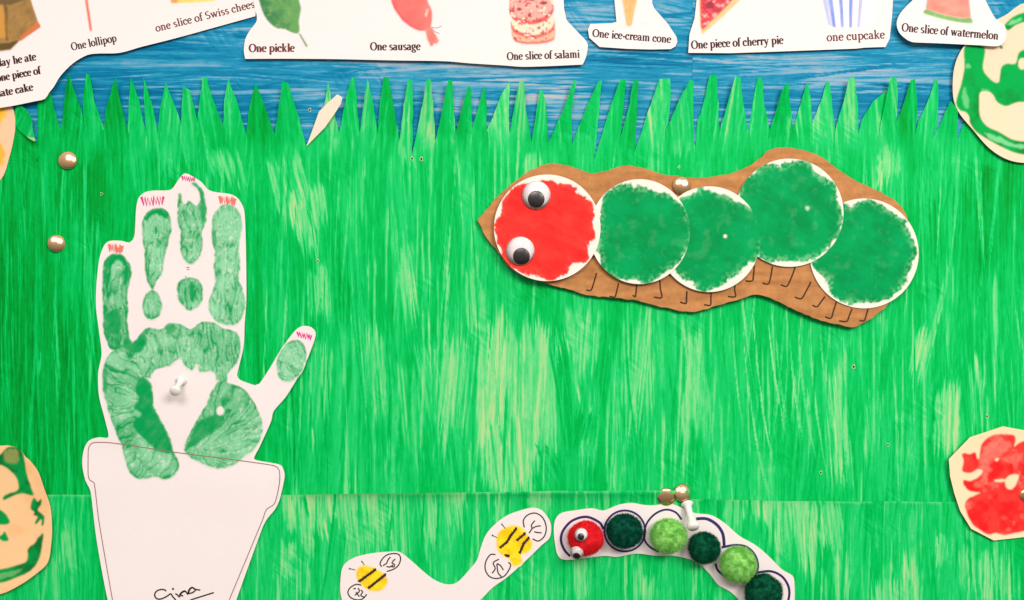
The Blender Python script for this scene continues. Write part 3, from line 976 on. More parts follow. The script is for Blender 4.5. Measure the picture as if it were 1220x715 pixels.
GLY = {
    'o': (1.0, [arc(0.5, 0.5, 0.38, 0.48, 0, 360, 26)]),
    'n': (1.12, [st(0.28, 0, 1), sf(0.28, 0.03), [(0.06, 0.95), (0.28, 0.98)], arc(0.54, 0.66, 0.27, 0.31, 170, 0), st(0.81, 0.66, 0), sf(0.81, 0.03)]),
    'e': (0.88, [[(0.12, 0.56), (0.76, 0.56)], arc(0.45, 0.5, 0.35, 0.48, 10, 320, 24)]),
    'c': (0.84, [arc(0.45, 0.5, 0.35, 0.48, 45, 320, 22), arc(0.66, 0.78, 0.05, 0.06, 0, 360, 8)]),
    'l': (0.56, [st(0.28, 0, 1.55), sf(0.28, 0.03), [(0.06, 1.5), (0.28, 1.53)]]),
    'i': (0.56, [st(0.28, 0, 1), sf(0.28, 0.03), [(0.06, 0.95), (0.28, 0.98)], [(0.28, 1.26), (0.28, 1.36), (0.28, 1.5)]]),
    'p': (1.08, [st(0.26, -0.5, 1), sf(0.26, -0.48), [(0.04, 0.95), (0.26, 0.98)], arc(0.56, 0.5, 0.36, 0.47, 150, -150, 22)]),
    's': (0.80, [arc(0.4, 0.75, 0.24, 0.22, 30, 240, 12) + [(0.5, 0.47)] + arc(0.4, 0.25, 0.25, 0.23, 60, -150, 12)]),
    'a': (0.96, [arc(0.4, 0.7, 0.26, 0.27, 160, 0, 12) + [(0.66, 0.4), (0.67, 0.12), (0.78, 0.03), (0.92, 0.08)], arc(0.38, 0.28, 0.25, 0.26, 60, 330, 16)]),
    'g': (0.98, [arc(0.42, 0.68, 0.28, 0.30, 0, 360, 20), [(0.62, 0.88), (0.75, 0.98), (0.9, 0.95)], [(0.3, 0.4), (0.2, 0.25), (0.3, 0.1), (0.6, 0.05), (0.8, -0.1)], arc(0.46, -0.22, 0.34, 0.2, 20, 380, 20)]),
    'u': (1.12, [st(0.26, 1, 0.35), [(0.06, 0.97), (0.26, 0.98)], arc(0.52, 0.34, 0.26, 0.31, 180, 350), st(0.80, 1, 0), [(0.6, 0.97), (0.8, 0.98)], [(0.8, 0.03), (0.98, 0.05)]]),
    'f': (0.62, [st(0.28, 0, 1.2), sf(0.28, 0.03, 0.24), arc(0.52, 1.2, 0.24, 0.32, 180, 40, 10), [(0.06, 0.97), (0.56, 0.97)]]),
    'k': (1.06, [st(0.26, 0, 1.55), sf(0.26, 0.03), [(0.04, 1.5), (0.26, 1.53)], [(0.3, 0.42), (0.78, 0.96)], sf(0.78, 0.97, 0.16), [(0.46, 0.6), (0.65, 0.3), (0.84, 0.03)], sf(0.86, 0.03, 0.17)]),
    'm': (1.66, [st(0.28, 0, 1), sf(0.28, 0.03), [(0.06, 0.95), (0.28, 0.98)], arc(0.54, 0.66, 0.27, 0.31, 170, 0), st(0.81, 0.66, 0), sf(0.81, 0.03), arc(1.07, 0.66, 0.27, 0.31, 170, 0), st(1.34, 0.66, 0), sf(1.34, 0.03)]),
    'r': (0.80, [st(0.28, 0, 1), sf(0.28, 0.03, 0.22), [(0.06, 0.95), (0.28, 0.98)], arc(0.56, 0.66, 0.28, 0.31, 170, 60, 8), arc(0.68, 0.84, 0.05, 0.06, 0, 360, 8)]),
    'h': (1.12, [st(0.28, 0, 1.55), sf(0.28, 0.03), [(0.06, 1.5), (0.28, 1.53)], arc(0.54, 0.66, 0.27, 0.31, 170, 0), st(0.81, 0.66, 0), sf(0.81, 0.03)]),
    't': (0.70, [st(0.30, 1.28, 0.2), arc(0.48, 0.2, 0.18, 0.18, 180, 330, 8), [(0.04, 0.95), (0.62, 0.95)], [(0.04, 1.03), (0.62, 1.03)]]),
    'd': (1.06, [arc(0.46, 0.5, 0.34, 0.47, 40, 320, 22), st(0.78, 1.55, 0), [(0.58, 1.5), (0.78, 1.53)], [(0.78, 0.03), (0.98, 0.05)]]),
    'w': (1.44, [[(0.16, 0.98), (0.32, 0.5), (0.46, 0.02)], [(0.46, 0.02), (0.70, 0.95)], [(0.66, 0.98), (0.84, 0.5), (0.98, 0.02)], [(0.98, 0.02), (1.26, 0.95)], sf(0.16, 0.97, 0.16), sf(1.26, 0.97, 0.15), sf(0.68, 0.97, 0.15)]),
    'y': (1.02, [[(0.18, 0.98), (0.36, 0.5), (0.54, 0.03)], [(0.84, 0.96), (0.54, 0.03), (0.4, -0.36), (0.22, -0.46)], sf(0.18, 0.97, 0.17), sf(0.84, 0.97, 0.15), arc(0.2, -0.4, 0.05, 0.06, 0, 360, 8)]),
    '-': (0.62, [[(0.1, 0.47), (0.5, 0.47)], [(0.1, 0.54), (0.5, 0.54)], [(0.1, 0.40), (0.5, 0.40)]]),
    'O': (1.44, [arc(0.72, 0.74, 0.58, 0.72, 0, 360, 30)]),
    'S': (1.06, [arc(0.52, 1.1, 0.34, 0.34, 35, 245, 14) + [(0.64, 0.66)] + arc(0.52, 0.37, 0.36, 0.34, 60, -150, 14)]),
    ' ': (0.52, []),
}


def caption(text, p0, p1, dfun, parent, mat='print_ink', thick=0.27, xh=None):
    adv = sum(GLY[c][0] for c in text)
    L = math.dist(p0, p1)
    sx = L / adv
    sy = xh if xh else sx * 1.05
    ux, uy = (p1[0] - p0[0]) / L, (p1[1] - p0[1]) / L
    vx, vy = uy, -ux
    strokes = []
    cx = 0
    for c in text:
        a, ss_ = GLY[c]
        for s in ss_:
            pts, ws = [], []
            for i, (x, y) in enumerate(s):
                q0, q1 = s[max(0, i - 1)], s[min(len(s) - 1, i + 1)]
                dx, dy = q1[0] - q0[0], q1[1] - q0[1]
                l = math.hypot(dx, dy) or 1
                vert = abs(dy) / l
                if dx * dy > 0 and abs(dx) > 0.15 * abs(dy) and c in 'wky':
                    vert *= 0.3
                ws.append((0.15 + (thick * 1.25 - 0.15) * vert ** 1.4) * sx)
                X, Y = (cx + x) * sx, y * sy
                pts.append((p0[0] + ux * X + vx * Y, p0[1] + uy * X + vy * Y))
            strokes.append((pts, ws))
        cx += a
    o = ribbon('caption', strokes, dfun, mat, parent)
    o['label'] = 'printed caption reading ' + text.strip()
    return o


# ------------------------------------------------------------------ food cut-outs along the top
def curl_d(base, y_bot, amt, y_top=-20.0):
    def f(X, Y):
        t = np.clip((np.asarray(Y) - y_top) / (y_bot - y_top), 0, 1.1)
        return BD(X, Y) * 0 + base + amt * t ** 2
    return f


# chocolate cake, lollipop and cheese
df = curl_d(1.7, 120, 3.2)
t = thing('picture_cutout', 'white paper cut-out with chocolate cake, lollipop stick and cheese pictures', 'cut-out', 120, 40, 3, 'food picture cut-outs')
o = [(-62, 140), (0, 128.6), (16, 126), (40, 121), (53.7, 117.7), (58.7, 110), (63.8, 104), (72, 90.6), (87, 75.5), (104, 65.6), (117, 63.8), (142.6, 63), (168, 56), (200, 48), (230, 40), (304, 19.4), (306, 10), (308, -64), (-62, -64)]
cutout('paper', linear(catmull(o[:15], False, 5) + o[15:], 6), df, 'white_paper', t, thick=0.28, step=9)
cv = Cv(-12, -45, 55, 66, PAPER)
cake = Z(0, 0, 5.96, [(-60, -250), (200, -250), (215, -20), (225, 20), (270, 155), (290, 190), (150, 290), (140, 290), (75, 355), (-60, 372)])
n1 = fbm(cv.X, cv.Y, 9, 12, 31)
n2 = fbm(cv.X + cv.Y, cv.Y - cv.X, 4, 14, 35)
m = cv.ragged(cake, 0.6, 0.2, 4, 22, 0.2)
cv.put(m, mixc(lin(120, 84, 40), lin(176, 138, 78), n1 * 0.6 + n2 * 0.4))
cv.put(cv.ragged(Z(0, 0, 5.96, [(-60, 20), (20, 40), (50, 150), (60, 260), (-60, 290)]), 1, 0.6, 5, 23, 0.3) * m, lin(196, 140, 62))
cv.put(cv.ragged(Z(0, 0, 5.96, [(-60, 310), (60, 305), (140, 285), (75, 350), (-60, 368)]), 0.8, 0.4, 5, 24, 0.3) * m, lin(92, 72, 30))
cv.put(cv.ragged(Z(0, 0, 5.96, [(268, 150), (295, 190), (150, 285), (140, 268)]), 0.8, 0.4, 5, 25, 0.3) * m * 0.85, lin(212, 110, 62))
cv.put(cv.ragged(Z(0, 0, 5.96, [(30, 0), (55, 60), (60, 290), (40, 290), (30, 140)]), 0.8, 0.4, 5, 26, 0.3) * m * 0.6, lin(84, 58, 26))
cv.put(cv.ragged(Z(0, 0, 5.96, [(-60, -250), (200, -250), (205, -10), (60, 40), (-60, 10)]), 1.2, 0.4, 5, 27, 0.3) * m * 0.75, lin(88, 70, 46))
cutout('cake_picture', linear([(-11, -42), (36, -42), (38.5, 0), (46.5, 25), (49.5, 32), (26, 49.6), (13, 61), (-11, 64)], 3), lambda X, Y: df(X, Y) + 0.05, 'printed_picture', t, step=1.1, colfun=cv.fn(), back=False)
cv = Cv(92, -40, 114, 42, PAPER)
cv.put(cv.ragged([(95, -38), (99, -38), (110, 36.5), (107, 38)], 0.4, 0.2, 3, 28, 0.3), mixc(lin(205, 98, 80), lin(226, 140, 118), fbm(cv.X, cv.Y, 2, 9, 29)))
cutout('lollipop_stick', linear([(94, -38), (100, -38), (111, 37), (106.4, 39)], 3), lambda X, Y: df(X, Y) + 0.05, 'printed_picture', t, step=0.9, colfun=cv.fn(), back=False)
cv = Cv(195, -42, 262, 12, PAPER)
cv.put(cv.ragged([(200, -40), (258, -40), (256, 1.5), (225, 3.5), (204, 4)], 1.2, 0.3, 4, 30, 0.3), mixc(lin(232, 178, 90), lin(252, 222, 120), fbm(cv.X, cv.Y, 9, 5, 36)))
cv.put(cv.ragged([(203, -3), (212, -4), (212, 3.5), (204, 4)], 1, 0.4, 4, 32, 0.4), lin(214, 150, 92))
cutout('cheese_picture', linear([(197, -41), (260, -41), (259, 5), (225, 7), (200, 8)], 3), lambda X, Y: df(X, Y) + 0.05, 'printed_picture', t, step=1.3, colfun=cv.fn(), back=False)
caption('One lollipop', (85.5, 60.3), (139.5, 49.3), df, t, xh=6.2)
caption('day he ate', (-3.2, 79.8), (43.5, 71.5), df, t, thick=0.33, xh=6.2)
caption('one piece of', (-3.7, 97.6), (49, 87.8), df, t, thick=0.33, xh=6.0)
caption('olate cake', (-7.1, 116.6), (40, 107.6), df, t, thick=0.33, xh=6.0)
caption('one slice of Swiss chees', (186, 38), (304, 8.6), df, t, 'print_ink_brown', thick=0.22, xh=6.0)

# pickle, sausage and salami
df2 = curl_d(2.2, 80, 0.9)
t = thing('picture_cutout', 'wide white paper cut-out with pickle, sausage and salami pictures', 'cut-out', 500, 40, 3, 'food picture cut-outs')
o = catmull([(303.5, 8), (306, 24), (298, 36), (292.5, 46), (290.5, 60), (292, 70)], False, 4) + catmull([(292.2, 70.2), (340, 70), (400, 70.5), (470, 72), (530, 73), (560, 75.5), (600, 78), (622, 79.6), (650, 79), (694, 77)], False, 6) + catmull([(694.2, 76.8), (698.5, 67), (700, 52), (692, 42)], False, 4) + [(675, 24), (672, 10), (669, -64), (303, -64)]
cutout('paper', linear(o, 6), df2, 'white_paper', t, thick=0.28, step=9)
cv = Cv(295, -62, 372, 62, PAPER)
pk = Z(180, 0, 5.96, [(700, -300), (900, -360), (1040, -200), (1050, 0), (1065, 60), (1050, 150), (1055, 215), (1040, 240), (985, 225), (950, 208), (890, 200), (830, 150), (790, 80), (765, 0), (720, -150)])
m = cv.ragged(catmull(pk, True, 3), 0.6, 0.25, 4, 33, 0.25)
n1 = fbm(cv.X, cv.Y, 8, 8, 37)
cv.put(m, mixc(lin(50, 120, 70), lin(96, 152, 84), sstep(0.25, 0.75, n1 + 0.25 * (cv.X - 330) / 30)))
cv.put(m * sstep(0.62, 0.75, fbm(cv.X, cv.Y, 5, 5, 41)) * 0.4, lin(140, 170, 90))
st_ = cv.ragged(Z(180, 0, 5.96, [(1045, 235), (1060, 240), (1113, 328), (1105, 338), (1095, 325)]), 0.3, 0.1, 3, 39, 0.4)
cv.put(st_, lin(92, 130, 78))
cutout('pickle_picture', linear([(297, -60), (345, -60), (360, -30), (362, 15), (360, 38), (370, 57), (365, 60), (350, 42), (322, 36), (304, 14), (299, -20)], 3), lambda X, Y: df2(X, Y) + 0.05, 'printed_picture', t, step=1.2, colfun=cv.fn(), back=False)
cv = Cv(450, -62, 532, 62, PAPER)
sg = catmull(Z(400, 0, 5.96, [(330, -330), (500, -360), (610, -200), (650, 0), (680, 70), (685, 130), (672, 190), (640, 215), (600, 220), (540, 195), (480, 150), (440, 100), (405, 40), (370, -100)]), True, 3)
m = cv.ragged(sg, 0.6, 0.15, 4, 34, 0.25)
n1 = fbm(cv.X + cv.Y * 0.5, cv.Y, 14, 14, 43)
cv.put(m, mixc(lin(238, 92, 92), lin(250, 124, 112), n1))
edge = m - cv.ragged([(x + 2.2 * (470 - x) / 70 + 2.4, y - 2) for x, y in sg], 0.6, 0.1, 4, 34, 0.3)
cv.put(np.clip(edge, 0, 1) * 0.55, lin(196, 72, 78))
cv.put(cv.ragged(Z(400, 0, 5.96, [(632, 110), (645, 65), (660, 60), (650, 110), (640, 125)]), 0.5, 0.2, 3, 44, 0.3) * 0.8, lin(255, 200, 180))
cv.put(cv.ragged(Z(400, 0, 5.96, [(632, 205), (675, 185), (735, 290), (715, 315), (700, 305), (690, 325), (675, 332), (650, 280)]), 0.5, 0.2, 3, 45, 0.3), mixc(lin(226, 96, 92), lin(244, 140, 124), fbm(cv.X * 2 + cv.Y, cv.Y, 4, 30, 46)))
cutout('sausage_picture', linear([(452, -60), (488, -60), (506, -20), (517, 10), (516, 33), (526, 50), (513, 58), (504, 40), (484, 32), (466, 10), (458, -20)], 3), lambda X, Y: df2(X, Y) + 0.05, 'printed_picture', t, step=1.2, colfun=cv.fn(), back=False)
ribbon('sausage_string', [(catmull(Z(400, 0, 5.96, [(680, 192), (705, 200), (752, 186)]), False, 2), 0.6), (catmull(Z(400, 0, 5.96, [(682, 200), (705, 225), (738, 238)]), False, 2), 0.6)], df2, 'pencil_line', t)
cv = Cv(600, -52, 666, 60, PAPER)
for (cy, th, a, b, ly) in ((266, 50, lin(206, 92, 88), lin(238, 150, 122), 40), (208, 56, lin(206, 84, 84), lin(246, 200, 168), 40), (60, 0, lin(222, 100, 96), lin(240, 164, 150), 0)):
    pass
n1 = fbm(cv.X, cv.Y, 7, 7, 47)


def zz(p):
    return Z(560, 0, 5.96, p)


low = catmull(zz([(300, 200), (590, 190), (600, 275), (560, 300), (480, 314), (400, 314), (330, 300), (305, 270)]), True, 3)
mid = catmull(zz([(295, 150), (590, 130), (597, 205), (560, 240), (480, 268), (400, 265), (325, 240), (298, 215)]), True, 3)
midt = catmull(zz([(298, 130), (590, 110), (597, 170), (560, 215), (470, 248), (400, 240), (330, 215), (300, 180)]), True, 3)
top = catmull(zz([(280, 40), (300, -60), (430, -120), (560, -60), (592, 40), (588, 95), (540, 145), (460, 172), (390, 172), (310, 140), (278, 85)]), True, 3)
topf = catmull(zz([(284, 30), (300, -60), (430, -120), (560, -60), (588, 30), (580, 70), (530, 118), (460, 142), (390, 142), (320, 115), (288, 68)]), True, 3)
for pts, c0, c1 in ((low, lin(214, 96, 90), lin(228, 120, 104)), ([(x, y - 3) for x, y in low], lin(240, 160, 132), lin(246, 182, 150)), (mid, lin(206, 78, 80), lin(226, 104, 98)), (midt, lin(248, 204, 172), lin(250, 222, 196)), (top, lin(206, 72, 78), lin(228, 98, 96)), (topf, lin(240, 146, 136), lin(250, 180, 164))):
    cv.put(cv.ragged(pts, 0.6, 0.2, 4, 48, 0.25), mixc(c0, c1, n1))
body = np.clip(cv.ragged(low, 0.5, 0.1, 4, 48) + cv.ragged(mid, 0.5, 0.1, 4, 48) + cv.ragged(top, 0.5, 0.1, 4, 48), 0, 1)
cv.put(body * sstep(0.60, 0.66, fbm(cv.X, cv.Y, 4, 3, 49, 3)) * 0.85, lin(170, 66, 66))
cv.put(body * sstep(0.64, 0.70, fbm(cv.X, cv.Y, 5, 4, 53, 3)) * 0.9, lin(252, 218, 200))
for q in ([(490, 25), (500, 10), (550, 12), (550, 28), (520, 35)], [(400, 115), (430, 92), (438, 128)], [(328, 60), (350, 52), (378, 72), (340, 80)], [(470, 200), (490, 188), (502, 200), (488, 210)], [(345, 278), (360, 262), (358, 280)]):
    cv.put(cv.ragged(zz(q), 0.3, 0.2, 3, 54, 0.4), lin(142, 52, 46))
cutout('salami_picture', linear(catmull(zz([(270, 30), (290, -70), (430, -135), (570, -70), (602, 30), (606, 280), (560, 312), (440, 325), (330, 312), (296, 270), (285, 130)]), True, 4), 4), lambda X, Y: df2(X, Y) + 0.05, 'printed_picture', t, step=1.0, colfun=cv.fn(), back=False)
caption('One pickle', (296.5, 62), (351, 61.6), df2, t, 'print_ink_brown', thick=0.32, xh=6.4)
caption('One sausage', (441, 60), (501, 59.6), df2, t, thick=0.30, xh=6.4)
caption('One slice of salami', (604, 71.7), (691, 68.7), df2, t, thick=0.28, xh=6.2)

# ice-cream cone
df3 = curl_d(1.7, 60, 0.9)
t = thing('picture_cutout', 'small white paper cut-out with an ice-cream cone picture', 'cut-out', 755, 40, 3, 'food picture cut-outs')
o = [(729, -62), (732, 0), (734.5, 26), (728.7, 27.7), (703.5, 28.5), (700.5, 35), (702, 45), (714.4, 56), (747, 58.2), (774, 59), (799, 58.6), (804.5, 55.5), (807, 50), (806, 44), (795.8, 28.5), (779.5, 10), (777, 4), (777, -62)]
cutout('paper', linear(o, 5), df3, 'white_paper', t, thick=0.28, step=9)
cv = Cv(730, -52, 775, 36, PAPER)
m = cv.ragged([(737, -50), (764, -50), (758.5, 2), (752.5, 31), (746.5, 31.5), (741.5, 2)], 0.6, 0.2, 3, 55, 0.25)
cv.put(m, mixc(lin(226, 158, 96), lin(248, 196, 132), fbm(cv.X, cv.Y, 4, 4, 56)))
cv.put(m * sstep(0.8, 0.95, np.maximum(np.abs(np.sin((cv.X + cv.Y * 0.6) * 0.8)), np.abs(np.sin((cv.X - cv.Y * 0.6) * 0.8)))) * 0.25, lin(214, 136, 74))
cutout('cone_picture', linear([(735, -51), (766, -51), (760, 4), (754, 33), (745, 33), (740, 2)], 3), lambda X, Y: df3(X, Y) + 0.05, 'printed_picture', t, step=1.1, colfun=cv.fn(), back=False)
ribbon('faint_mark', [(catmull(Z(680, 0, 5.96, [(498, 155), (515, 168), (520, 158), (530, 178), (538, 160), (552, 160)]), False, 1.5), 0.5)], df3, 'cream_paper', t)
caption('One ice-cream cone', (705.5, 43.8), (799.3, 51.2), df3, t, thick=0.27, xh=6.2)

# cherry pie and cupcake
df4 = curl_d(1.9, 62, 0.9)
t = thing('picture_cutout', 'white paper cut-out with cherry pie and blue striped cupcake pictures', 'cut-out', 940, 40, 3, 'food picture cut-outs')
o = [(833, -62), (830, 0), (827.5, 22), (821.5, 41), (820, 63), (870, 63.4), (920.7, 61.7), (1020, 58), (1030, 56.8), (1055, 56), (1060, 46), (1063, 16), (1067, -62)]
cutout('paper', linear(o, 5), df4, 'white_paper', t, thick=0.28, step=9)
cv = Cv(828, -45, 905, 46, PAPER)
pie = Z(820, 0, 5.96, [(70, -250), (75, 0), (85, 190), (95, 248), (130, 222), (250, 115), (370, 0), (480, -110), (480, -250)])
m = cv.ragged(pie, 0.6, 0.2, 4, 57, 0.25)
cv.put(m, mixc(lin(238, 168, 110), lin(250, 206, 150), fbm(cv.X + cv.Y, cv.Y - cv.X, 12, 3, 58)))
fill = cv.ragged(Z(820, 0, 5.96, [(80, -250), (85, 60), (88, 190), (100, 215), (130, 190), (150, 165), (260, 60), (310, 0), (430, -110), (430, -250)]), 0.8, 0.5, 5, 59, 0.2)
ch = fbm(cv.X, cv.Y, 5.5, 5.5, 60, 3)
cv.put(fill, mixc(lin(186, 52, 66), lin(240, 78, 84), sstep(0.35, 0.6, ch)))
cv.put(fill * sstep(0.60, 0.68, ch), lin(246, 160, 150))
cv.put(cv.ragged(ell(846, 6, 5, 5), 0.8, 0.3, 3, 61, 0.3), lin(150, 40, 64))
cutout('pie_picture', linear([(830, -43), (897, -43), (897, -16), (884, 2), (836, 43), (833, 43), (831, 0)], 3), lambda X, Y: df4(X, Y) + 0.05, 'printed_picture', t, step=1.1, colfun=cv.fn(), back=False)
cv = Cv(968, -45, 1058, 40, PAPER)
cup = Z(960, 0, 9.17, [(120, -400), (185, 0), (215, 130), (245, 275), (320, 300), (600, 300), (740, 240), (770, 0), (840, -400)])
m = cv.ragged(cup, 0.7, 0.2, 4, 62, 0.3)
vx_ = (cv.X - 1012) / (42 - 0.25 * cv.Y)
cv.put(m * 0.5, lin(240, 225, 240))
stripe = sstep(0.15, 0.7, np.sin(vx_ * 22 + 0.7)) * sstep(0.75, 0.0, vx_) + sstep(-0.35, -0.8, vx_) * 0.7
cv.put(m * np.clip(stripe, 0, 1) * (0.65 + 0.5 * fbm(cv.X, cv.Y, 2, 12, 63)).clip(0, 1), mixc(lin(84, 120, 200), lin(126, 158, 220), fbm(cv.X, cv.Y, 3, 20, 64)))
cutout('cupcake_picture', linear([(970, -43), (1056, -43), (1046, 0), (1043, 28), (1026, 36), (994, 35), (985, 32), (977, 0)], 3), lambda X, Y: df4(X, Y) + 0.05, 'printed_picture', t, step=1.1, colfun=cv.fn(), back=False)
caption('One piece of cherry pie', (823.7, 58.4), (933.5, 52.2), df4, t, thick=0.30, xh=6.6)
caption('one cupcake', (985, 49.2), (1054.5, 45.6), df4, t, 'print_ink_brown', thick=0.22, xh=6.6)

# watermelon slice: lies over the green swirl disc
df5 = curl_d(4.3, 55, 0.9)
t = thing('picture_cutout', 'white paper cut-out with a watermelon slice picture overlapping the swirl disc', 'cut-out', 1130, 30, 3, 'food picture cut-outs')
o = catmull([(1087.5, 0), (1073.4, 14.8), (1068.3, 27), (1071.4, 39), (1081.5, 48), (1087, 50.3), (1120, 51.7), (1167, 54), (1189, 55), (1197, 49.7), (1199, 40), (1197, 31), (1186, 22), (1178, 8), (1174, 0)], False, 4)
cutout('paper', linear(o + [(1172, -62), (1092, -62)], 6), df5, 'white_paper', t, thick=0.28, step=8)
cv = Cv(1095, -45, 1165, 36, PAPER)
fl_ = Z(1060, 0, 7.45, [(350, -300), (330, 0), (318, 84), (500, 138), (650, 163), (722, 166), (705, 0), (680, -300)])
cv.put(cv.ragged(fl_, 0.5, 0.1, 4, 65, 0.25), mixc(lin(238, 118, 106), lin(250, 158, 138), fbm(cv.X, cv.Y, 12, 8, 66)))
rd = catmull(Z(1060, 0, 7.45, [(295, 113), (320, 82), (400, 108), (500, 135), (650, 163), (722, 158), (735, 205), (600, 196), (450, 165), (320, 127)]), True, 2)
cv.put(cv.ragged(rd, 0.4, 0.1, 3, 67, 0.3), mixc(lin(92, 146, 80), lin(142, 190, 112), fbm(cv.X, cv.Y, 8, 2, 68)))
cutout('watermelon_picture', linear([(1104, -43), (1152, -43), (1155, 0), (1160, 29), (1140, 29), (1118, 25), (1097, 16), (1103, 6)], 3), lambda X, Y: df5(X, Y) + 0.05, 'printed_picture', t, step=1.1, colfun=cv.fn(), back=False)
caption('One slice of watermelon', (1074, 37.2), (1189.5, 47.3), df5, t, thick=0.28, xh=6.6)

# ------------------------------------------------------------------ round blot-painted discs at the edges
def on_sheet(base, lift=None):
    def f(X, Y):
        r = GD(X, Y) + base
        return r + (lift(np.asarray(X), np.asarray(Y)) if lift else 0)
    return f


GRN0, GRN1 = (0.0, 0.36, 0.062), (0.004, 0.22, 0.035)
SW = 3.98
cv = Cv(1125, -5, 1330, 205, CREAM)
k3 = Z(1130, 20, SW, [(80, 140), (170, 145), (165, 250), (210, 305), (238, 312), (250, 240), (275, 222), (318, 222), (328, 180), (345, 160), (400, 150), (470, 170), (470, 250), (420, 300), (420, 400), (330, 405), (270, 425), (225, 400), (215, 375), (190, 355), (150, 360), (150, 470), (185, 520), (240, 545), (300, 580), (370, 590), (480, 570), (600, 480), (680, 420), (700, 500), (600, 600), (480, 650), (370, 655), (300, 640), (200, 590), (130, 545), (100, 500), (95, 470), (60, 450), (35, 410), (60, 320), (75, 240)])
k4 = Z(1130, 20, SW, [(262, 48), (300, 5), (358, -20), (480, -30), (600, 20), (690, 120), (720, 260), (680, 280), (640, 150), (560, 60), (450, 20), (358, 26), (310, 45), (285, 66)])
n1 = fbm(cv.X, cv.Y, 18, 18, 70)
m = np.clip(cv.ragged(catmull(k3, True, 4), 0.8, 0.15, 8, 71, 0.15) + cv.ragged(catmull(k4, True, 4), 0.8, 0.15, 8, 72, 0.15), 0, 1)
m *= 1 - cv.ragged(ell(1218, 76, 5, 7), 0.6, 0.2, 4, 73, 0.2)
m *= 1 - cv.ragged(catmull(Z(1130, 20, SW, [(55, 450), (85, 455), (100, 490), (90, 505), (70, 480)]), True, 3), 0.6, 0.2, 4, 74, 0.2)
cv.put(m, mixc(GRN0, GRN1, sstep(0.35, 0.75, n1)))
lt = np.clip(cv.ragged(catmull(Z(1130, 20, SW, [(160, 545), (240, 570), (300, 600), (370, 612), (370, 625), (290, 615), (200, 580)]), True, 3), 1.2, 0.8, 6, 75, 0.3) + cv.ragged(Z(1130, 20, SW, [(275, 40), (300, 20), (345, 5), (350, 18), (300, 40)]), 1.2, 0.8, 6, 76, 0.3) + 0.7 * cv.ragged(Z(1130, 20, SW, [(62, 350), (80, 335), (100, 400), (90, 440), (70, 410)]), 1.2, 0.8, 6, 78, 0.3) + 0.7 * cv.ragged(Z(1130, 20, SW, [(80, 225), (95, 220), (110, 240), (82, 248)]), 0.8, 0.5, 4, 79, 0.3) + 0.5 * cv.ragged(Z(1130, 20, SW, [(150, 340), (190, 345), (200, 358), (160, 352)]), 0.8, 0.5, 4, 80, 0.3), 0, 1)
cv.put(lt * m * 0.75, lin(130, 212, 150))
cv.put(cv.ragged(catmull(Z(1130, 20, SW, [(238, 135), (252, 138), (260, 150), (248, 153)]), True, 2), 0.4, 0.1, 3, 81, 0.3), (0.01, 0.16, 0.03))
cv.put((1 - m) * sstep(0.5, 0.9, fbm(cv.X, cv.Y, 30, 30, 82)) * 0.4, lin(240, 205, 160))
o = catmull([(1220, 4), (1210, 9), (1198.6, 17.6), (1170, 33), (1150, 53), (1140, 70.5), (1135.5, 91), (1136, 117.5), (1143, 135), (1157.5, 152.7), (1178, 176), (1198.6, 189.4), (1220, 194), (1260, 190), (1300, 162), (1322, 100), (1300, 35), (1262, 6)], True, 4)
swl = on_sheet(0.5, lambda X, Y: 1.2 * np.clip((np.hypot(X - 1228, Y - 98) - 30) / 65, 0, 1) ** 1.5)
d = cutout('painted_disc', o, swl, 'painted_sheet', None, thick=0.4, step=1.15, colfun=cv.fn(), edge_col=(0.6, 0.45, 0.3))
tag(d, 'round cream paper disc painted with thick green swirls, under the watermelon cut-out', 'paper disc', 'painted paper discs')

LB = 3.67
cv = Cv(-125, 520, 72, 720, CREAM)
c = np.array(lin(250, 204, 150))
cv.C[:] = c / 1.12
n1 = fbm(cv.X, cv.Y, 14, 14, 83)
shapes = [[(-80, 120), (0, 80), (30, 50), (60, 44), (88, 52), (105, 90), (115, 150), (135, 220), (148, 260), (100, 250), (60, 260), (15, 280), (10, 270), (25, 255), (80, 232), (75, 190), (55, 160), (25, 135), (0, 125), (-80, 170)],
          [(-90, 590), (0, 582), (110, 550), (120, 530), (122, 490), (150, 468), (165, 445), (188, 420), (190, 435), (170, 540), (130, 590), (60, 622), (0, 642), (-90, 640)],
          [(-20, 315), (0, 320), (30, 345), (42, 380), (0, 386), (-20, 380)], [(-10, 440), (10, 430), (20, 413), (38, 455), (10, 457)],
          [(136, 290), (150, 265), (165, 285), (180, 270), (180, 300), (165, 320), (185, 340), (195, 350), (190, 390), (180, 392), (182, 360), (160, 385), (150, 380), (165, 350), (145, 345), (150, 330), (135, 320)]]
m = 0
for i, s in enumerate(shapes):
    m = m + cv.ragged(catmull(Z(0, 520, LB, s), True, 3), 0.7, 0.35, 5, 84 + i, 0.2)
m = np.clip(m, 0, 1)
cv.put(m, mixc((0.002, 0.30, 0.055), (0.004, 0.15, 0.03), sstep(0.3, 0.7, n1)))
cv.put(m * cv.ragged(Z(0, 520, LB, [(10, 70), (40, 50), (82, 60), (85, 110), (50, 125), (20, 110)]), 2, 0.6, 5, 90, 0.3) * 0.8, lin(146, 150, 84))
cv.put(m * cv.ragged(Z(0, 520, LB, [(-40, 605), (60, 590), (110, 570), (70, 605), (0, 625), (-40, 630)]), 1.2, 0.7, 5, 94, 0.3) * 0.7, lin(110, 180, 110))
cv.put((1 - m) * sstep(0.45, 0.8, fbm(cv.X, cv.Y, 26, 26, 95)) * 0.5, lin(238, 170, 110))
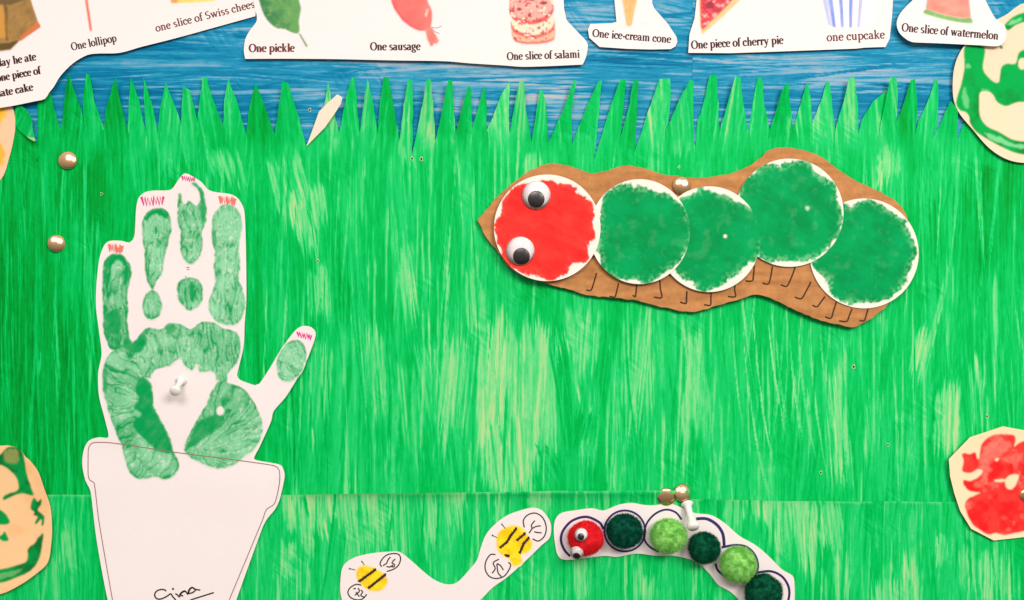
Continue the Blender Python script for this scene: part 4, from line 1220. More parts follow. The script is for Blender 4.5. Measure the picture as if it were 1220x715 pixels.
o = catmull([(34, 547), (45, 561), (53, 583), (60, 604), (62, 629), (61, 648), (57, 670), (44, 683), (24, 697), (0, 708), (-40, 712), (-85, 695), (-112, 650), (-112, 595), (-85, 550), (-40, 531), (0, 531), (12, 531), (24, 536), (31, 545)], True, 4)
d = cutout('painted_disc', o, on_sheet(1.4, lambda X, Y: 1.4 * np.clip((np.hypot(X + 25, Y - 620) - 40) / 50, 0, 1) ** 1.5), 'painted_sheet', None, thick=0.4, step=1.15, colfun=cv.fn(), edge_col=(0.6, 0.45, 0.3))
tag(d, 'peach paper disc with dark green blots, pinned left of the flower pot', 'paper disc', 'painted paper discs')

RB = 4.21
cv = Cv(1120, 495, 1312, 658, lin(255, 232, 190))
cv.C[:] = np.array(lin(252, 226, 184)) / 1.15
rs_ = [[(110, 215), (125, 210), (150, 215), (175, 205), (185, 235), (195, 240), (205, 180), (220, 150), (260, 122), (320, 115), (372, 122), (378, 150), (370, 180), (395, 160), (440, 145), (640, 150), (700, 300), (690, 500), (600, 590), (421, 602), (320, 622), (280, 610), (240, 618), (160, 562), (125, 470), (145, 435), (205, 408), (150, 402), (115, 365), (118, 345), (150, 350), (190, 330), (215, 300), (190, 290), (150, 310), (110, 300), (118, 250)]]
n1 = fbm(cv.X, cv.Y, 12, 12, 96)
m = cv.ragged(catmull(Z(1120, 490, RB, rs_[0]), True, 3), 0.8, 0.5, 5, 97, 0.15)
for i, h in enumerate(([(325, 345), (360, 318), (395, 320), (385, 360), (360, 392), (335, 385)], [(275, 240), (298, 235), (285, 252)], [(270, 345), (320, 340), (325, 352), (280, 355)], [(165, 325), (190, 300), (208, 300), (190, 325)])):
    m *= 1 - cv.ragged(catmull(Z(1120, 490, RB, h), True, 2), 0.6, 0.4, 4, 98 + i, 0.2)
cv.put(m, mixc(lin(226, 32, 34), lin(246, 58, 52), sstep(0.3, 0.7, n1)))
cv.put(m * cv.ragged(catmull(Z(1120, 490, RB, [(220, 180), (280, 140), (350, 150), (340, 200), (270, 240), (230, 330), (190, 300), (200, 240)]), True, 3), 3, 1.0, 6, 103, 0.4) * (0.25 + 0.6 * fbm(cv.X, cv.Y, 4, 4, 104)), lin(250, 138, 120))
cv.put(m * sstep(0.52, 0.72, fbm(cv.X, cv.Y, 15, 15, 108, 4)) * (0.2 + 0.6 * fbm(cv.X, cv.Y, 3, 3, 109)), lin(252, 130, 112))
o = linear([(1195, 508), (1155.6, 521), (1130.5, 547), (1132, 568), (1137, 588), (1144, 609), (1157, 630), (1184, 644), (1220, 640), (1260, 634), (1298, 600), (1300, 550), (1270, 520), (1220, 512.6)], 4)
d = cutout('painted_disc', o, on_sheet(1.7, lambda X, Y: 1.2 * np.clip((np.hypot(X - 1215, Y - 576) - 35) / 50, 0, 1) ** 1.5), 'painted_sheet', None, thick=0.4, step=1.15, colfun=cv.fn(), edge_col=(0.62, 0.5, 0.36))
tag(d, 'cream paper disc covered with a red paint blot and a brass pin', 'paper disc', 'painted paper discs')

cv = Cv(-130, 60, 30, 235, lin(250, 214, 170))
cv.C[:] = np.array(lin(250, 205, 165)) / 1.15
m = cv.ragged(Z(0, 120, 6.5, [(-500, -200), (40, -200), (50, 60), (45, 130), (10, 170), (0, 230), (-500, 260)]), 3, 0.8, 10, 105, 0.35)
cv.put(m, mixc(lin(246, 170, 30), lin(250, 196, 80), fbm(cv.X, cv.Y, 12, 12, 106)))
m = cv.ragged(Z(0, 120, 6.5, [(-500, 330), (5, 330), (25, 400), (15, 500), (-500, 600)]), 3, 0.8, 10, 107, 0.35)
cv.put(m, lin(244, 176, 60))
o = catmull([(10, 100), (14.6, 126), (18, 140), (17.7, 157), (11, 188), (0, 215), (-30, 228), (-80, 222), (-118, 180), (-120, 120), (-90, 80), (-30, 70)], True, 4)
d = cutout('painted_disc', o, lambda X, Y: 0.6 + GD(X, Y) + 0 * X, 'painted_sheet', None, thick=0.4, step=2.0, colfun=cv.fn(), edge_col=(0.6, 0.45, 0.3))
tag(d, 'peach paper disc with yellow paint, tucked beneath the cake and lollipop cut-out', 'paper disc', 'painted paper discs')

# ------------------------------------------------------------------ the handprint growing out of a paper pot
hand_out = [(114.5, 345), (117, 317), (120, 302), (125, 291), (131, 287), (145, 287), (154, 289), (159.6, 283), (161, 270), (162, 250), (165, 236), (173, 229), (184, 227), (203.5, 226), (212, 215), (220, 206.5), (229, 210), (240, 217), (248, 226), (257, 229), (273, 231), (282, 235), (289, 245), (291.6, 256), (293, 298), (293.5, 357), (291.6, 385), (290, 413.6), (282.5, 447), (286, 452.5), (293, 455.5), (304, 459), (309, 457), (320, 441), (335, 416), (351, 394.6), (360, 388.5), (371, 390), (376, 396), (375, 404), (363, 434.6), (341.5, 471.5), (326, 490), (323, 502), (309, 533), (302.5, 546.5), (309, 549), (326, 552), (335, 554.6), (339, 564), (338.7, 571), (333, 595.6), (327.5, 607), (318.7, 617.7), (313, 628), (283, 710.6), (262, 770), (143, 770), (128, 713.6), (115, 643), (107.7, 585), (102, 573), (98, 554), (99.7, 536.5), (106, 525), (118, 521), (129, 521), (125, 500), (118, 472), (117, 444), (121, 422), (118, 395), (114.5, 368)]
hd = on_sheet(0.75, lambda X, Y: 0.75 * sstep(530, 580, Y) + 0.9 * vn(X, Y, 55, 70, 99) + 1.6 * np.clip((300 - Y) / 95, 0, 1) ** 1.5 + 1.8 * np.clip((X - 315) / 60, 0, 1) ** 1.4 + 0.8 * np.clip((Y - 620) / 100, 0, 1))
hand = thing('handprint_plant', 'white paper cut-out of a green handprint growing from a flower pot', 'handprint', 215, 480, 3)
cutout('paper', catmull(hand_out, True, 4), hd, 'white_paper', hand, thick=0.3, step=7)

cv = Cv(100, 200, 385, 580, PAPER)
X, Y = cv.X, cv.Y
H1 = lambda p: Z(100, 200, 3.575, p)
H2 = lambda p: Z(100, 380, 3.575, p)
H3 = lambda p: Z(80, 370, 3.25, p)
prints = {
    'pinky': catmull(H1([(80, 440), (90, 392), (120, 368), (160, 370), (190, 400), (203, 440), (192, 500), (184, 540), (188, 600), (184, 650), (192, 720), (186, 760), (120, 775), (100, 745), (82, 690), (80, 600), (78, 520)]), True, 3),
    'ring': catmull(H1([(248, 240), (265, 195), (300, 172), (340, 175), (365, 205), (373, 255), (360, 315), (345, 375), (332, 455), (308, 480), (295, 525), (275, 500), (262, 460), (258, 360), (250, 300)]), True, 3),
    'ring_base': catmull(H1([(262, 540), (290, 520), (320, 540), (333, 590), (318, 635), (285, 650), (255, 620), (250, 580)]), True, 3),
    'middle': catmull(H1([(400, 165), (402, 110), (412, 105), (420, 150), (436, 155), (445, 135), (480, 165), (494, 130), (488, 95), (450, 62), (475, 62), (505, 95), (521, 160), (520, 230), (500, 275), (506, 320), (495, 375), (465, 408), (440, 408), (415, 370), (408, 310), (412, 280), (398, 225)]), True, 3),
    'middle_base': catmull(H1([(400, 490), (430, 470), (480, 472), (505, 510), (502, 570), (470, 602), (440, 605), (405, 570), (395, 530)]), True, 3),
    'index': catmull(H1([(545, 250), (555, 195), (585, 162), (630, 160), (662, 190), (673, 255), (660, 330), (665, 400), (662, 480), (676, 520), (688, 590), (665, 650), (640, 672), (600, 668), (555, 645), (530, 590), (545, 530), (560, 490), (553, 420), (556, 350), (545, 310)]), True, 3),
    'thumb': ell(*H3([(868, 195)])[0], 16.5, 26, 18, 36),
    'palm_top': catmull(H2([(215, 170), (200, 110), (230, 80), (255, 45), (290, 38), (330, 45), (360, 18), (420, 25), (450, 45), (500, 14), (560, 18), (600, 42), (650, 58), (667, 110), (655, 180), (612, 232), (604, 270), (560, 258), (560, 232), (532, 222), (492, 226), (478, 190), (465, 220), (430, 205), (418, 172), (400, 172), (372, 196), (350, 202), (300, 216), (282, 252), (250, 248)]), True, 3),
    'palm_left': catmull(H2([(110, 150), (165, 105), (190, 80), (220, 130), (235, 200), (255, 245), (288, 278), (298, 370), (335, 445), (372, 520), (382, 565), (404, 610), (400, 645), (378, 672), (340, 684), (300, 672), (262, 682), (220, 676), (190, 645), (160, 545), (120, 440), (86, 330), (76, 260), (86, 190)]), True, 3),
    'palm_right': catmull(H3([(575, 290), (590, 272), (640, 285), (690, 310), (730, 370), (756, 430), (750, 490), (720, 540), (680, 572), (640, 600), (590, 612), (540, 602), (482, 572), (455, 545), (460, 508), (500, 430), (540, 360), (560, 310)]), True, 3),
}
mint, deepg = np.array(lin(150, 218, 172)) / 1.12, np.array(lin(0, 158, 82)) / 1.12
allm = np.zeros(X.shape)
tone = np.zeros(X.shape)
for i, (k, p) in enumerate(prints.items()):
    m = cv.ragged(p, 1.2, 0.75, 4.5, 110 + i, 0.2)
    inner = cv.blur(cv.mask(p), 4.0)
    rim = np.clip(m - sstep(0.55, 0.85, inner), 0, 1)
    base = {'pinky': 0.62, 'ring': 0.36, 'ring_base': 0.3, 'middle': 0.36, 'middle_base': 0.4, 'index': 0.22, 'thumb': 0.16, 'palm_top': 0.28, 'palm_left': 0.42, 'palm_right': 0.34}[k]
    rimk = {'pinky': 0.45, 'ring': 0.5, 'middle': 0.4, 'index': 0.26, 'thumb': 0.3}.get(k, 0.30)
    # skin creases: ridged noise drawn out along the local direction
    an = {'palm_top': 85, 'palm_left': 20, 'palm_right': -35, 'thumb': 60}.get(k, 90)
    wx_ = X + 9 * (fbm(X, Y, 30, 30, 130) - 0.5) * 2
    wy_ = Y + 9 * (fbm(X, Y, 30, 30, 134) - 0.5) * 2
    if k == 'palm_right':
        cx0, cy0 = 236, 540
        an_ = np.arctan2(wy_ - cy0, wx_ - cx0)
        rr = np.hypot(wx_ - cx0, wy_ - cy0)
        lines = vn(an_ * 60, rr, 2.5, 34, 140)
    elif k == 'palm_left':
        an_ = np.arctan2(wy_ - 480, wx_ - 230)
        rr = np.hypot(wx_ - 230, wy_ - 480)
        lines = vn(an_ * 60, rr, 2.6, 24, 141)
    else:
        c_, s_ = math.cos(R(an)), math.sin(R(an))
        lines = vn(wx_ * c_ + wy_ * s_, -wx_ * s_ + wy_ * c_, 18, 2.2, 142)
    rid = 1 - np.abs(2 * lines - 1)
    fine = 1 - np.abs(2 * fbm(wx_, wy_, 5, 5, 150, 3) - 1)
    tn = base + rimk * rim + 0.55 * sstep(0.74, 0.98, rid) - 0.30 * sstep(0.5, 0.0, rid) + 0.55 * (fbm(X, Y, 20, 20, 155, 3) - 0.5) * 2 + 0.14 * sstep(0.84, 0.98, fine) - 0.02
    w = m > allm
    tone = np.where(w, tn, tone)
    allm = np.maximum(allm, m)
# thick wet paint and bare rubbed spots
for p, v in ((H2([(215, 300), (250, 246), (288, 285), (298, 370), (338, 455), (375, 540), (370, 575), (310, 562), (268, 520), (212, 460), (225, 425), (250, 405), (210, 380), (235, 340)]), 0.86), (H3([(470, 505), (510, 430), (560, 408), (605, 402), (600, 440), (550, 480), (500, 520), (458, 540)]), 0.84),
             (H2([(165, 90), (195, 70), (250, 60), (262, 110), (225, 150), (180, 130)]), 0.80), (H2([(345, 28), (380, 20), (395, 40), (370, 70), (350, 55)]), 0.75), (H2([(78, 220), (95, 200), (100, 300), (85, 320)]), 0.75), (H1([(470, 70), (505, 100), (519, 160), (518, 230), (505, 240), (490, 170), (495, 120)]), 0.78),
             (H1([(90, 400), (125, 372), (165, 378), (190, 420), (190, 480), (170, 500), (175, 420), (140, 388), (105, 420), (100, 500), (84, 490)]), 0.86), (H1([(255, 230), (270, 195), (300, 178), (345, 185), (362, 220), (345, 215), (305, 195), (270, 225)]), 0.82), (H1([(295, 260), (305, 240), (318, 260), (305, 290)]), 0.85), (H1([(455, 480), (468, 490), (468, 575), (455, 575)]), 0.8), (H1([(80, 640), (150, 600), (150, 700), (100, 700)]), 0.8)):
    mm = cv.ragged(catmull(p, True, 3), 1.8, 0.5, 6, 160, 0.3)
    tone = tone * (1 - mm) + (v + 0.12 + 0.25 * (fbm(X, Y, 14, 14, 161) - 0.5) + 0.18 * (fbm(X + Y, Y - X, 3, 18, 162) - 0.5)) * mm
for p, v in ((H1([(112, 420), (130, 400), (155, 395), (168, 420), (140, 430), (132, 480), (120, 490)]), 0.05), (H1([(262, 240), (285, 205), (330, 200), (350, 235), (340, 290), (305, 310), (275, 290)]), 0.22), (H1([(560, 220), (600, 190), (640, 200), (655, 250), (630, 300), (590, 310), (562, 270)]), 0.12), (H1([(460, 160), (478, 110), (490, 110), (486, 155)]), 0.02)):
    mm = cv.ragged(catmull(p, True, 3), 2.0, 0.4, 6, 165, 0.35)
    keep = tone > 0.78
    tone = np.where(keep, tone, tone * (1 - mm * 0.8) + v * mm * 0.8)
# two little bare spots
allm *= 1 - cv.ragged(ell(*H2([(580, 392)])[0], 4.5, 5.5), 0.6, 0.2, 3, 167, 0.3)
# oval whorls of the finger tips
for (ox, oy), rx_, ry_, ro in ((H1([(305, 262)])[0], 13, 21, 8), (H1([(608, 252)])[0], 15, 22, 0), (H3([(868, 200)])[0], 12, 20, 18), (H1([(142, 450)])[0], 11, 20, 0)):
    c_, s_ = math.cos(R(ro)), math.sin(R(ro))
    ux_, uy_ = (X - ox) * c_ + (Y - oy) * s_, -(X - ox) * s_ + (Y - oy) * c_
    e_ = np.hypot(ux_ / rx_, uy_ / ry_) + 0.10 * (fbm(X, Y, 6, 6, 168) - 0.5)
    tone = tone + np.where(e_ < 1.15, 0.10 * np.sin(e_ * 22 + 5 * fbm(X, Y, 9, 9, 169)) * sstep(1.15, 0.6, e_) + 0.22 * np.exp(-((e_ - 1.0) / 0.09) ** 2), 0)
tone = np.clip(tone, 0, 1)
wetline = tone
cv.put(allm, mixc(mint, deepg, wetline))
# grain of the paper through the thin paint
cv.put(allm * sstep(0.62, 0.8, fbm(X, Y, 3.0, 3.0, 170, 2)) * (1 - tone) * 0.5, PAPER)
pf = cv.fn()


def grow(p, g):
    cx = sum(q[0] for q in p) / len(p)
    cy = sum(q[1] for q in p) / len(p)
    n = len(p)
    A = sum(p[i][0] * p[(i + 1) % n][1] - p[(i + 1) % n][0] * p[i][1] for i in range(n))
    sg_ = 1 if A > 0 else -1
    out = []
    for i in range(n):
        a, b = p[i - 1], p[(i + 1) % n]
        tx, ty = b[0] - a[0], b[1] - a[1]
        L = math.hypot(tx, ty) or 1
        out.append((p[i][0] + sg_ * ty / L * g, p[i][1] - sg_ * tx / L * g))
    return out


lab = {'pinky': 'green paint print of the little finger', 'ring': 'green paint print of the ring finger', 'ring_base': 'green paint print at the ring finger base', 'middle': 'green paint print of the middle finger', 'middle_base': 'green paint print at the middle finger base', 'index': 'green paint print of the index finger', 'thumb': 'pale green paint print of the thumb', 'palm_top': 'green paint print of the upper palm', 'palm_left': 'green paint print of the outer palm', 'palm_right': 'green paint print of the thumb ball'}
for i, (k, p) in enumerate(prints.items()):
    nm = 'palm_print' if 'palm' in k else 'finger_print'
    q = cutout(nm, grow(p, 0.8), lambda X_, Y_, i=i: hd(X_, Y_) + 0.06 + 0.012 * i, 'paint_print', hand, step=1.15, colfun=pf, back=False)
    q['label'] = lab[k]
ribbon('paint_speck', [(H1([(436, 424), (450, 424)]), 1.0), (H1([(438, 434), (450, 432)]), 0.8), (H1([(430, 464), (438, 464)]), 0.8)], hd, 'pencil_line', hand)


def scrib(pts, w):
    return (pts, w)


def zigzag(a, b, amp, n, seed, slant=0.3):
    r = random.Random(seed)
    out = []
    for i in range(n * 2 + 1):
        t_ = i / (n * 2)
        s_ = 1 if i % 2 else -1
        out.append((a[0] + (b[0] - a[0]) * t_ + r.uniform(-0.4, 0.4) + slant * s_, a[1] + (b[1] - a[1]) * t_ + s_ * amp * r.uniform(0.75, 1.1)))
    return out


nails = [('crayon_coral', (130, 295.5), (146, 297), 4.6, 9, 3.2), ('crayon_pink', (169, 240), (195, 239), 5.2, 7, 3.0), ('crayon_pink', (217, 212.5), (232, 214), 2.6, 6, 2.4), ('crayon_coral', (262, 238), (280, 240), 4.6, 9, 3.2), ('crayon_pink', (354.5, 398), (371, 402), 3.2, 6, 2.3)]
for i, (mt, a, b, am, n, w) in enumerate(nails):
    ribbon('nail_mark', [(zigzag(a, b, am, n, i), w)], hd, mt, hand, lift=0.2)
pot = [[(105, 538), (106, 532), (110.6, 527.5), (133, 527.7), (206.6, 538.6), (260, 545.5), (295, 550), (327, 555), (332.5, 560), (333, 575), (327, 600), (317.5, 607), (313, 619), (273, 715), (258, 752)], [(105, 538), (105, 566), (107, 572), (112, 575), (118, 622), (134, 715), (141, 752)]]
ribbon('pot_outline', [(catmull(p, False, 4), 0.9) for p in pot], hd, 'pencil_line', hand, lift=0.25)
G = lambda p: Z(170, 690, 13.56, p)
sig = [G([(380, 195), (350, 172), (300, 168), (240, 185), (200, 225), (195, 270), (220, 310), (270, 325), (340, 305), (410, 265), (452, 238), (490, 290), (530, 340), (510, 400), (440, 430), (380, 410)]),
       G([(525, 235), (560, 255), (595, 288), (605, 240), (650, 200), (690, 190), (640, 215), (610, 250), (640, 270), (655, 272)]),
       G([(655, 195), (700, 205), (730, 245), (745, 180), (790, 135), (830, 150), (850, 180), (800, 220), (745, 228), (760, 170), (800, 140), (850, 165), (930, 178)]),
       G([(760, 345), (850, 312), (1000, 265), (1150, 218)])]
ribbon('signature', [(catmull(s, False, 0.8), 1.7) for s in sig] + [(ell(*G([(492, 158)])[0], 0.7, 0.7, n=8), 1.6)], hd, 'marker_black', hand, lift=0.12)

# ------------------------------------------------------------------ cardboard caterpillar of painted discs
cat = thing('caterpillar_collage', 'cardboard caterpillar of one red and four green painted discs with googly eyes', 'caterpillar', 820, 290, 2)
C1 = lambda p: Z(560, 170, 3.25, p)
C2 = lambda p: Z(790, 170, 3.109, p)
cb = [(569, 262), (575, 255), (584.6, 244), (597, 230), (621.5, 210), (646, 197), (658.5, 194.6), (683, 199), (703, 206), (720, 204), (744.6, 197.7), (769, 201), (791, 208.5), (806, 210), (832, 212), (864, 208), (886.5, 200.5), (906, 188), (918.7, 178), (935, 176), (957, 179), (976.6, 186), (999, 202), (1025, 218), (1050.5, 229.5), (1070, 242), (1079.5, 257), (1084, 290), (1080, 330), (1060, 360), (1047, 372.6), (1031, 384), (1015, 390), (996, 386), (970, 379), (951, 371), (928, 360), (912, 353), (901, 351), (880, 356.5), (848, 366), (826, 372), (794, 367), (757, 357.7), (698.5, 351.5), (677, 345), (652, 337.7), (621.5, 328.5), (606, 317.7), (594, 301), (580, 284), (572, 268.5)]
cbo = catmull(cb, True, 3)
cbo = [(x + 1.0 * (vn(np.array(x), np.array(y), 5, 5, 180) - 0.5) * 1.6, y + (vn(np.array(x), np.array(y), 5, 5, 181) - 0.5) * 1.6) for x, y in cbo]
CD = 5.2
cdf = lambda X, Y: CD + 0.25 * (vn(X, Y, 25, 25, 182) - 0.5) + 0 * X


def cardcol(X, Y):
    n = fbm(X, Y, 40, 5, 183)[..., None] * 0.6 + fbm(X, Y, 6, 6, 187)[..., None] * 0.4
    return np.array(lin(138, 88, 48)) * (1 - n) + np.array(lin(212, 150, 94)) * n


cutout('cardboard', cbo, cdf, 'cardboard', cat, thick=2.6, step=2.6, colfun=cardcol, edge_col=np.array(lin(140, 86, 44)))
legs = [[(490, 505), (480, 540), (468, 572), (450, 570)], [(575, 545), (568, 575), (560, 598), (540, 595)], [(645, 550), (643, 575), (640, 597), (630, 590)], [(735, 530), (737, 565), (742, 600), (712, 598)], [(840, 575), (838, 600), (835, 622), (815, 618)]]
legs2 = [[(88, 550), (87, 575), (85, 596), (63, 590)], [(178, 555), (177, 580), (175, 602), (152, 600)], [(268, 520), (265, 545), (268, 570), (240, 570)], [(338, 455), (335, 490), (330, 512), (306, 512)], [(405, 458), (400, 490), (390, 523), (368, 520)], [(490, 460), (475, 500), (458, 532), (436, 526)], [(548, 515), (530, 550), (512, 578), (488, 572)], [(600, 570), (585, 590), (570, 608), (553, 602)], [(642, 590), (632, 620), (622, 650), (600, 645)], [(700, 615), (690, 640), (680, 662), (652, 660)], [(760, 615), (752, 640), (745, 660), (728, 658)]]
for s in [C1(l) for l in legs] + [C2(l) for l in legs2]:
    ribbon('leg', [(catmull(s, False, 2), 1.8)], cdf, 'leg_ink', cat, lift=0.1)
WHT = np.array((0.80, 0.75, 0.66))
discs = [('head_disc', 652, 271.5, 63.5, 63.5, lin(240, 62, 52), lin(226, 40, 40), [(-78, 10, 14), (-40, 9, 18), (-5, 10, 14), (22, 13, 10), (52, 14, 13), (100, 5, 8), (200, 7, 7), (-110, 5, 18)], 'disc painted red, the caterpillar head'),
         ('body_disc', 762, 276, 60, 62.5, lin(0, 160, 88), lin(0, 134, 68), [(-60, 12, 20), (-95, 8, 16), (180, 12, 14), (150, 8, 10), (100, 6, 16), (60, 6, 12), (205, 9, 12)], None),
         ('body_disc', 845, 285, 61, 63, lin(0, 160, 88), lin(0, 134, 68), [(-55, 12, 14), (-80, 10, 10), (60, 12, 18), (35, 8, 12), (110, 7, 18), (200, 6, 10), (140, 6, 12)], None),
         ('body_disc', 940.5, 253.5, 64.5, 64.5, lin(0, 160, 88), lin(0, 134, 68), [(-100, 10, 14), (-50, 9, 16), (10, 7, 12), (40, 8, 10), (90, 8, 22), (190, 9, 10), (130, 8, 12), (-20, 6, 10)], None),
         ('body_disc', 1029.5, 302, 65, 65.5, lin(0, 160, 88), lin(0, 134, 68), [(-60, 8, 24), (-25, 7, 14), (10, 9, 16), (50, 11, 14), (95, 9, 18), (180, 5, 8), (145, 12, 16), (-100, 7, 10)], None)]
for i, (nm, cx, cy, rx, ry, ca, cb_, bites, lb) in enumerate(discs):
    cv = Cv(cx - rx - 4, cy - ry - 4, cx + rx + 5, cy + ry + 5, WHT)
    ang = np.degrees(np.arctan2((cv.Y - cy) / ry, (cv.X - cx) / rx))
    rho = np.hypot((cv.X - cx) / rx, (cv.Y - cy) / ry) * rx
    lim = np.full(rho.shape, rx - 0.8)
    for a, dep, wid in bites:
        da = (ang - a + 180) % 360 - 180
        lim = lim - dep * 0.72 * np.exp(-(da / wid) ** 2)
    for q in (i - 1, i + 1):          # the paint runs over from disc to disc
        if 1 <= q <= 4 and i >= 1:
            a = math.degrees(math.atan2(discs[q][2] - cy, discs[q][1] - cx))
            da = (ang - a + 180) % 360 - 180
            lim = lim + 7 * np.exp(-(da / 32) ** 2)
    lim += 15 * (fbm(cv.X, cv.Y, 20, 20, 200 + i, 4) - 0.5) + 4 * (fbm(cv.X, cv.Y, 3, 3, 210 + i, 2) - 0.5)
    m = sstep(-0.8, 0.8, lim - rho)
    n1 = fbm(cv.X, cv.Y, 20, 20, 215 + i)
    n2 = fbm(cv.X, cv.Y, 3.2, 3.2, 225 + i, 3)
    dab = fbm(cv.X * 0.9 + cv.Y * 0.4, cv.Y * 0.9 - cv.X * 0.4, 26, 7, 255 + i, 4)
    cv.put(m, mixc(ca, cb_, sstep(0.25, 0.75, n1 * 0.5 + dab * 0.5)) * (0.80 + 0.14 * n2[..., None] + 0.26 * dab[..., None]))
    thin = sstep(0.62, 0.78, fbm(cv.X, cv.Y, 13, 13, 235 + i, 4)) * 0.06
    thin = thin + sstep(0.70, 0.78, fbm(cv.X, cv.Y, 5, 5, 245 + i, 3)) * 0.05
    thin = thin + sstep(9, 0, lim - rho) * 0.5 * sstep(0.45, 0.6, n2)
    if nm == 'body_disc':
        cv.put(m * np.clip(thin, 0, 0.8), lin(150, 210, 160))
        if i == 2:
            cv.put(sstep(2.8, 1.6, np.hypot(cv.X - 864, cv.Y - 281.5)), WHT)
        if i == 3:
            cv.put(0.8 * sstep(5, 2.5, np.hypot(cv.X - 962, cv.Y - 248) + 2 * n2), lin(190, 220, 190))
    else:
        cv.put(m * np.clip(thin * 0.4, 0, 0.6), lin(250, 120, 100))
    dz = CD + 0.75 + (4 - i) * 0.6
    b = cutout(nm, ell(cx, cy, rx, ry, 0, 84), lambda X, Y, dz=dz, cx=cx: dz + 0.22 * (X - cx) / 65 * (-1) + 0.12 * (vn(X, Y, 40, 40, 190) - 0.5), 'painted_sheet', cat, thick=0.5, step=1.25, colfun=cv.fn(), edge_col=(0.70, 0.60, 0.45))
    if lb:
        b['label'] = lb


def lathe(name, prof, mat, parent=None, n=32, M=None, smooth=True, foot=True):
    """prof: list of (radius, height) in metres about local z; M places it"""
    V, F = [], []
    for r, z in prof:
        for i in range(n):
            a = 2 * math.pi * i / n
            V.append(Vector((r * math.cos(a), r * math.sin(a), z)))
    for q in range(len(prof) - 1):
        for i in range(n):
            j = (i + 1) % n
            F.append((q * n + i, q * n + j, (q + 1) * n + j, (q + 1) * n + i))
    if foot:
        F.append(tuple(range(n))[::-1])
    F.append(tuple((len(prof) - 1) * n + i for i in range(n)))
    off = Vector((0, 0, 0)) if parent is None else parent.matrix_world.translation
    W = np.array([tuple((M @ v if M else v) - off) for v in V])
    me = mesh_np(name, W, F, smooth)
    o_ = bpy.data.objects.new(name, me)
    COL.objects.link(o_)
    me.materials.append(MATS[mat])
    if parent is not None:
        o_.parent = parent
    return o_


def frame(x, y, d, nx=0.0, ny=0.0):
    """local z = out of the board, leaning by nx (to the right) and ny (upwards)"""
    zz_ = Vector((nx, -1, ny)).normalized()
    xx = Vector((1, 0, 0)) - zz_ * zz_.x
    xx.normalize()
    yy = zz_.cross(xx)
    M = Matrix((xx, yy, zz_)).transposed().to_4x4()
    M.translation = Vector(P(x, y, d))
    return M


mm_ = 0.001


def googly(parent, x, y, d, r, px, py, pr, nx=0.0, ny=0.0, squash=1.0):
    r_, p_ = r * S, pr * S
    M = frame(x, y, d, nx, ny)
    e = lathe('googly_eye', [(r_ * 0.2, 0.0), (r_ * 0.98, 0.0), (r_, 0.35 * mm_), (r_ * 0.97, 0.75 * mm_), (r_ * 0.9, 0.8 * mm_), (r_ * 0.2, 0.8 * mm_)], 'eye_white', parent, 40, M)
    off = Vector(((px - x) * S, -(py - y) * S, 0))
    offM = M @ Matrix.Translation(off)
    pu = lathe('pupil', [(p_ * 0.9, 0.85 * mm_), (p_, 1.0 * mm_), (p_, 1.25 * mm_), (p_ * 0.9, 1.4 * mm_), (p_ * 0.1, 1.42 * mm_)], 'eye_black', parent, 28, offM)
    prof = [(r_ * math.cos(a), 0.7 * mm_ + (1.1 * mm_ + r_ * 0.22) * math.sin(a)) for a in [R(q) for q in (0, 12, 25, 40, 55, 70, 80, 88)]]
    do = lathe('dome', prof, 'clear_plastic', parent, 40, M, foot=False)
    for q in (pu, do):
        q.parent = e
    return e


hz = CD + 0.75 + 4 * 0.6 + 0.15
googly(cat, 639, 232.7, hz, 16.8, 638.8, 237.6, 9.8)
googly(cat, 620, 299, hz, 16.8, 621.2, 305.4, 9.9)

# ------------------------------------------------------------------ thumbprint bees
beeD = on_sheet(1.1, lambda X, Y: 1.2 * np.clip((X - 560) / 90, 0, 1) ** 1.5 + 0.8 * np.clip((470 - X) / 60, 0, 1) ** 1.5)
bee = thing('bee_cutout', 'white forked paper cut-out with two yellow thumbprint bees', 'cut-out', 530, 690, 3)
B0 = lambda p: Z(390, 570, 4.067, p)
o = catmull(B0([(85, 620), (66, 570), (62, 520), (70, 440), (90, 408), (140, 380), (220, 362), (300, 355), (345, 355), (372, 370), (420, 410), (470, 455), (520, 492), (570, 512), (610, 512), (640, 495), (690, 440), (725, 395), (745, 330), (770, 270), (820, 215), (880, 175), (960, 148), (1002, 142), (1042, 156), (1075, 200), (1085, 240), (1076, 290), (1040, 322), (960, 400), (870, 480), (800, 530), (738, 592), (660, 650), (540, 690), (400, 700), (250, 690), (150, 670)]), True, 4)
cutout('paper', o, beeD, 'white_paper', bee, thick=0.3, step=7)
B1 = lambda p: Z(400, 600, 6.214, p)
B2 = lambda p: Z(540, 595, 5.96, p)
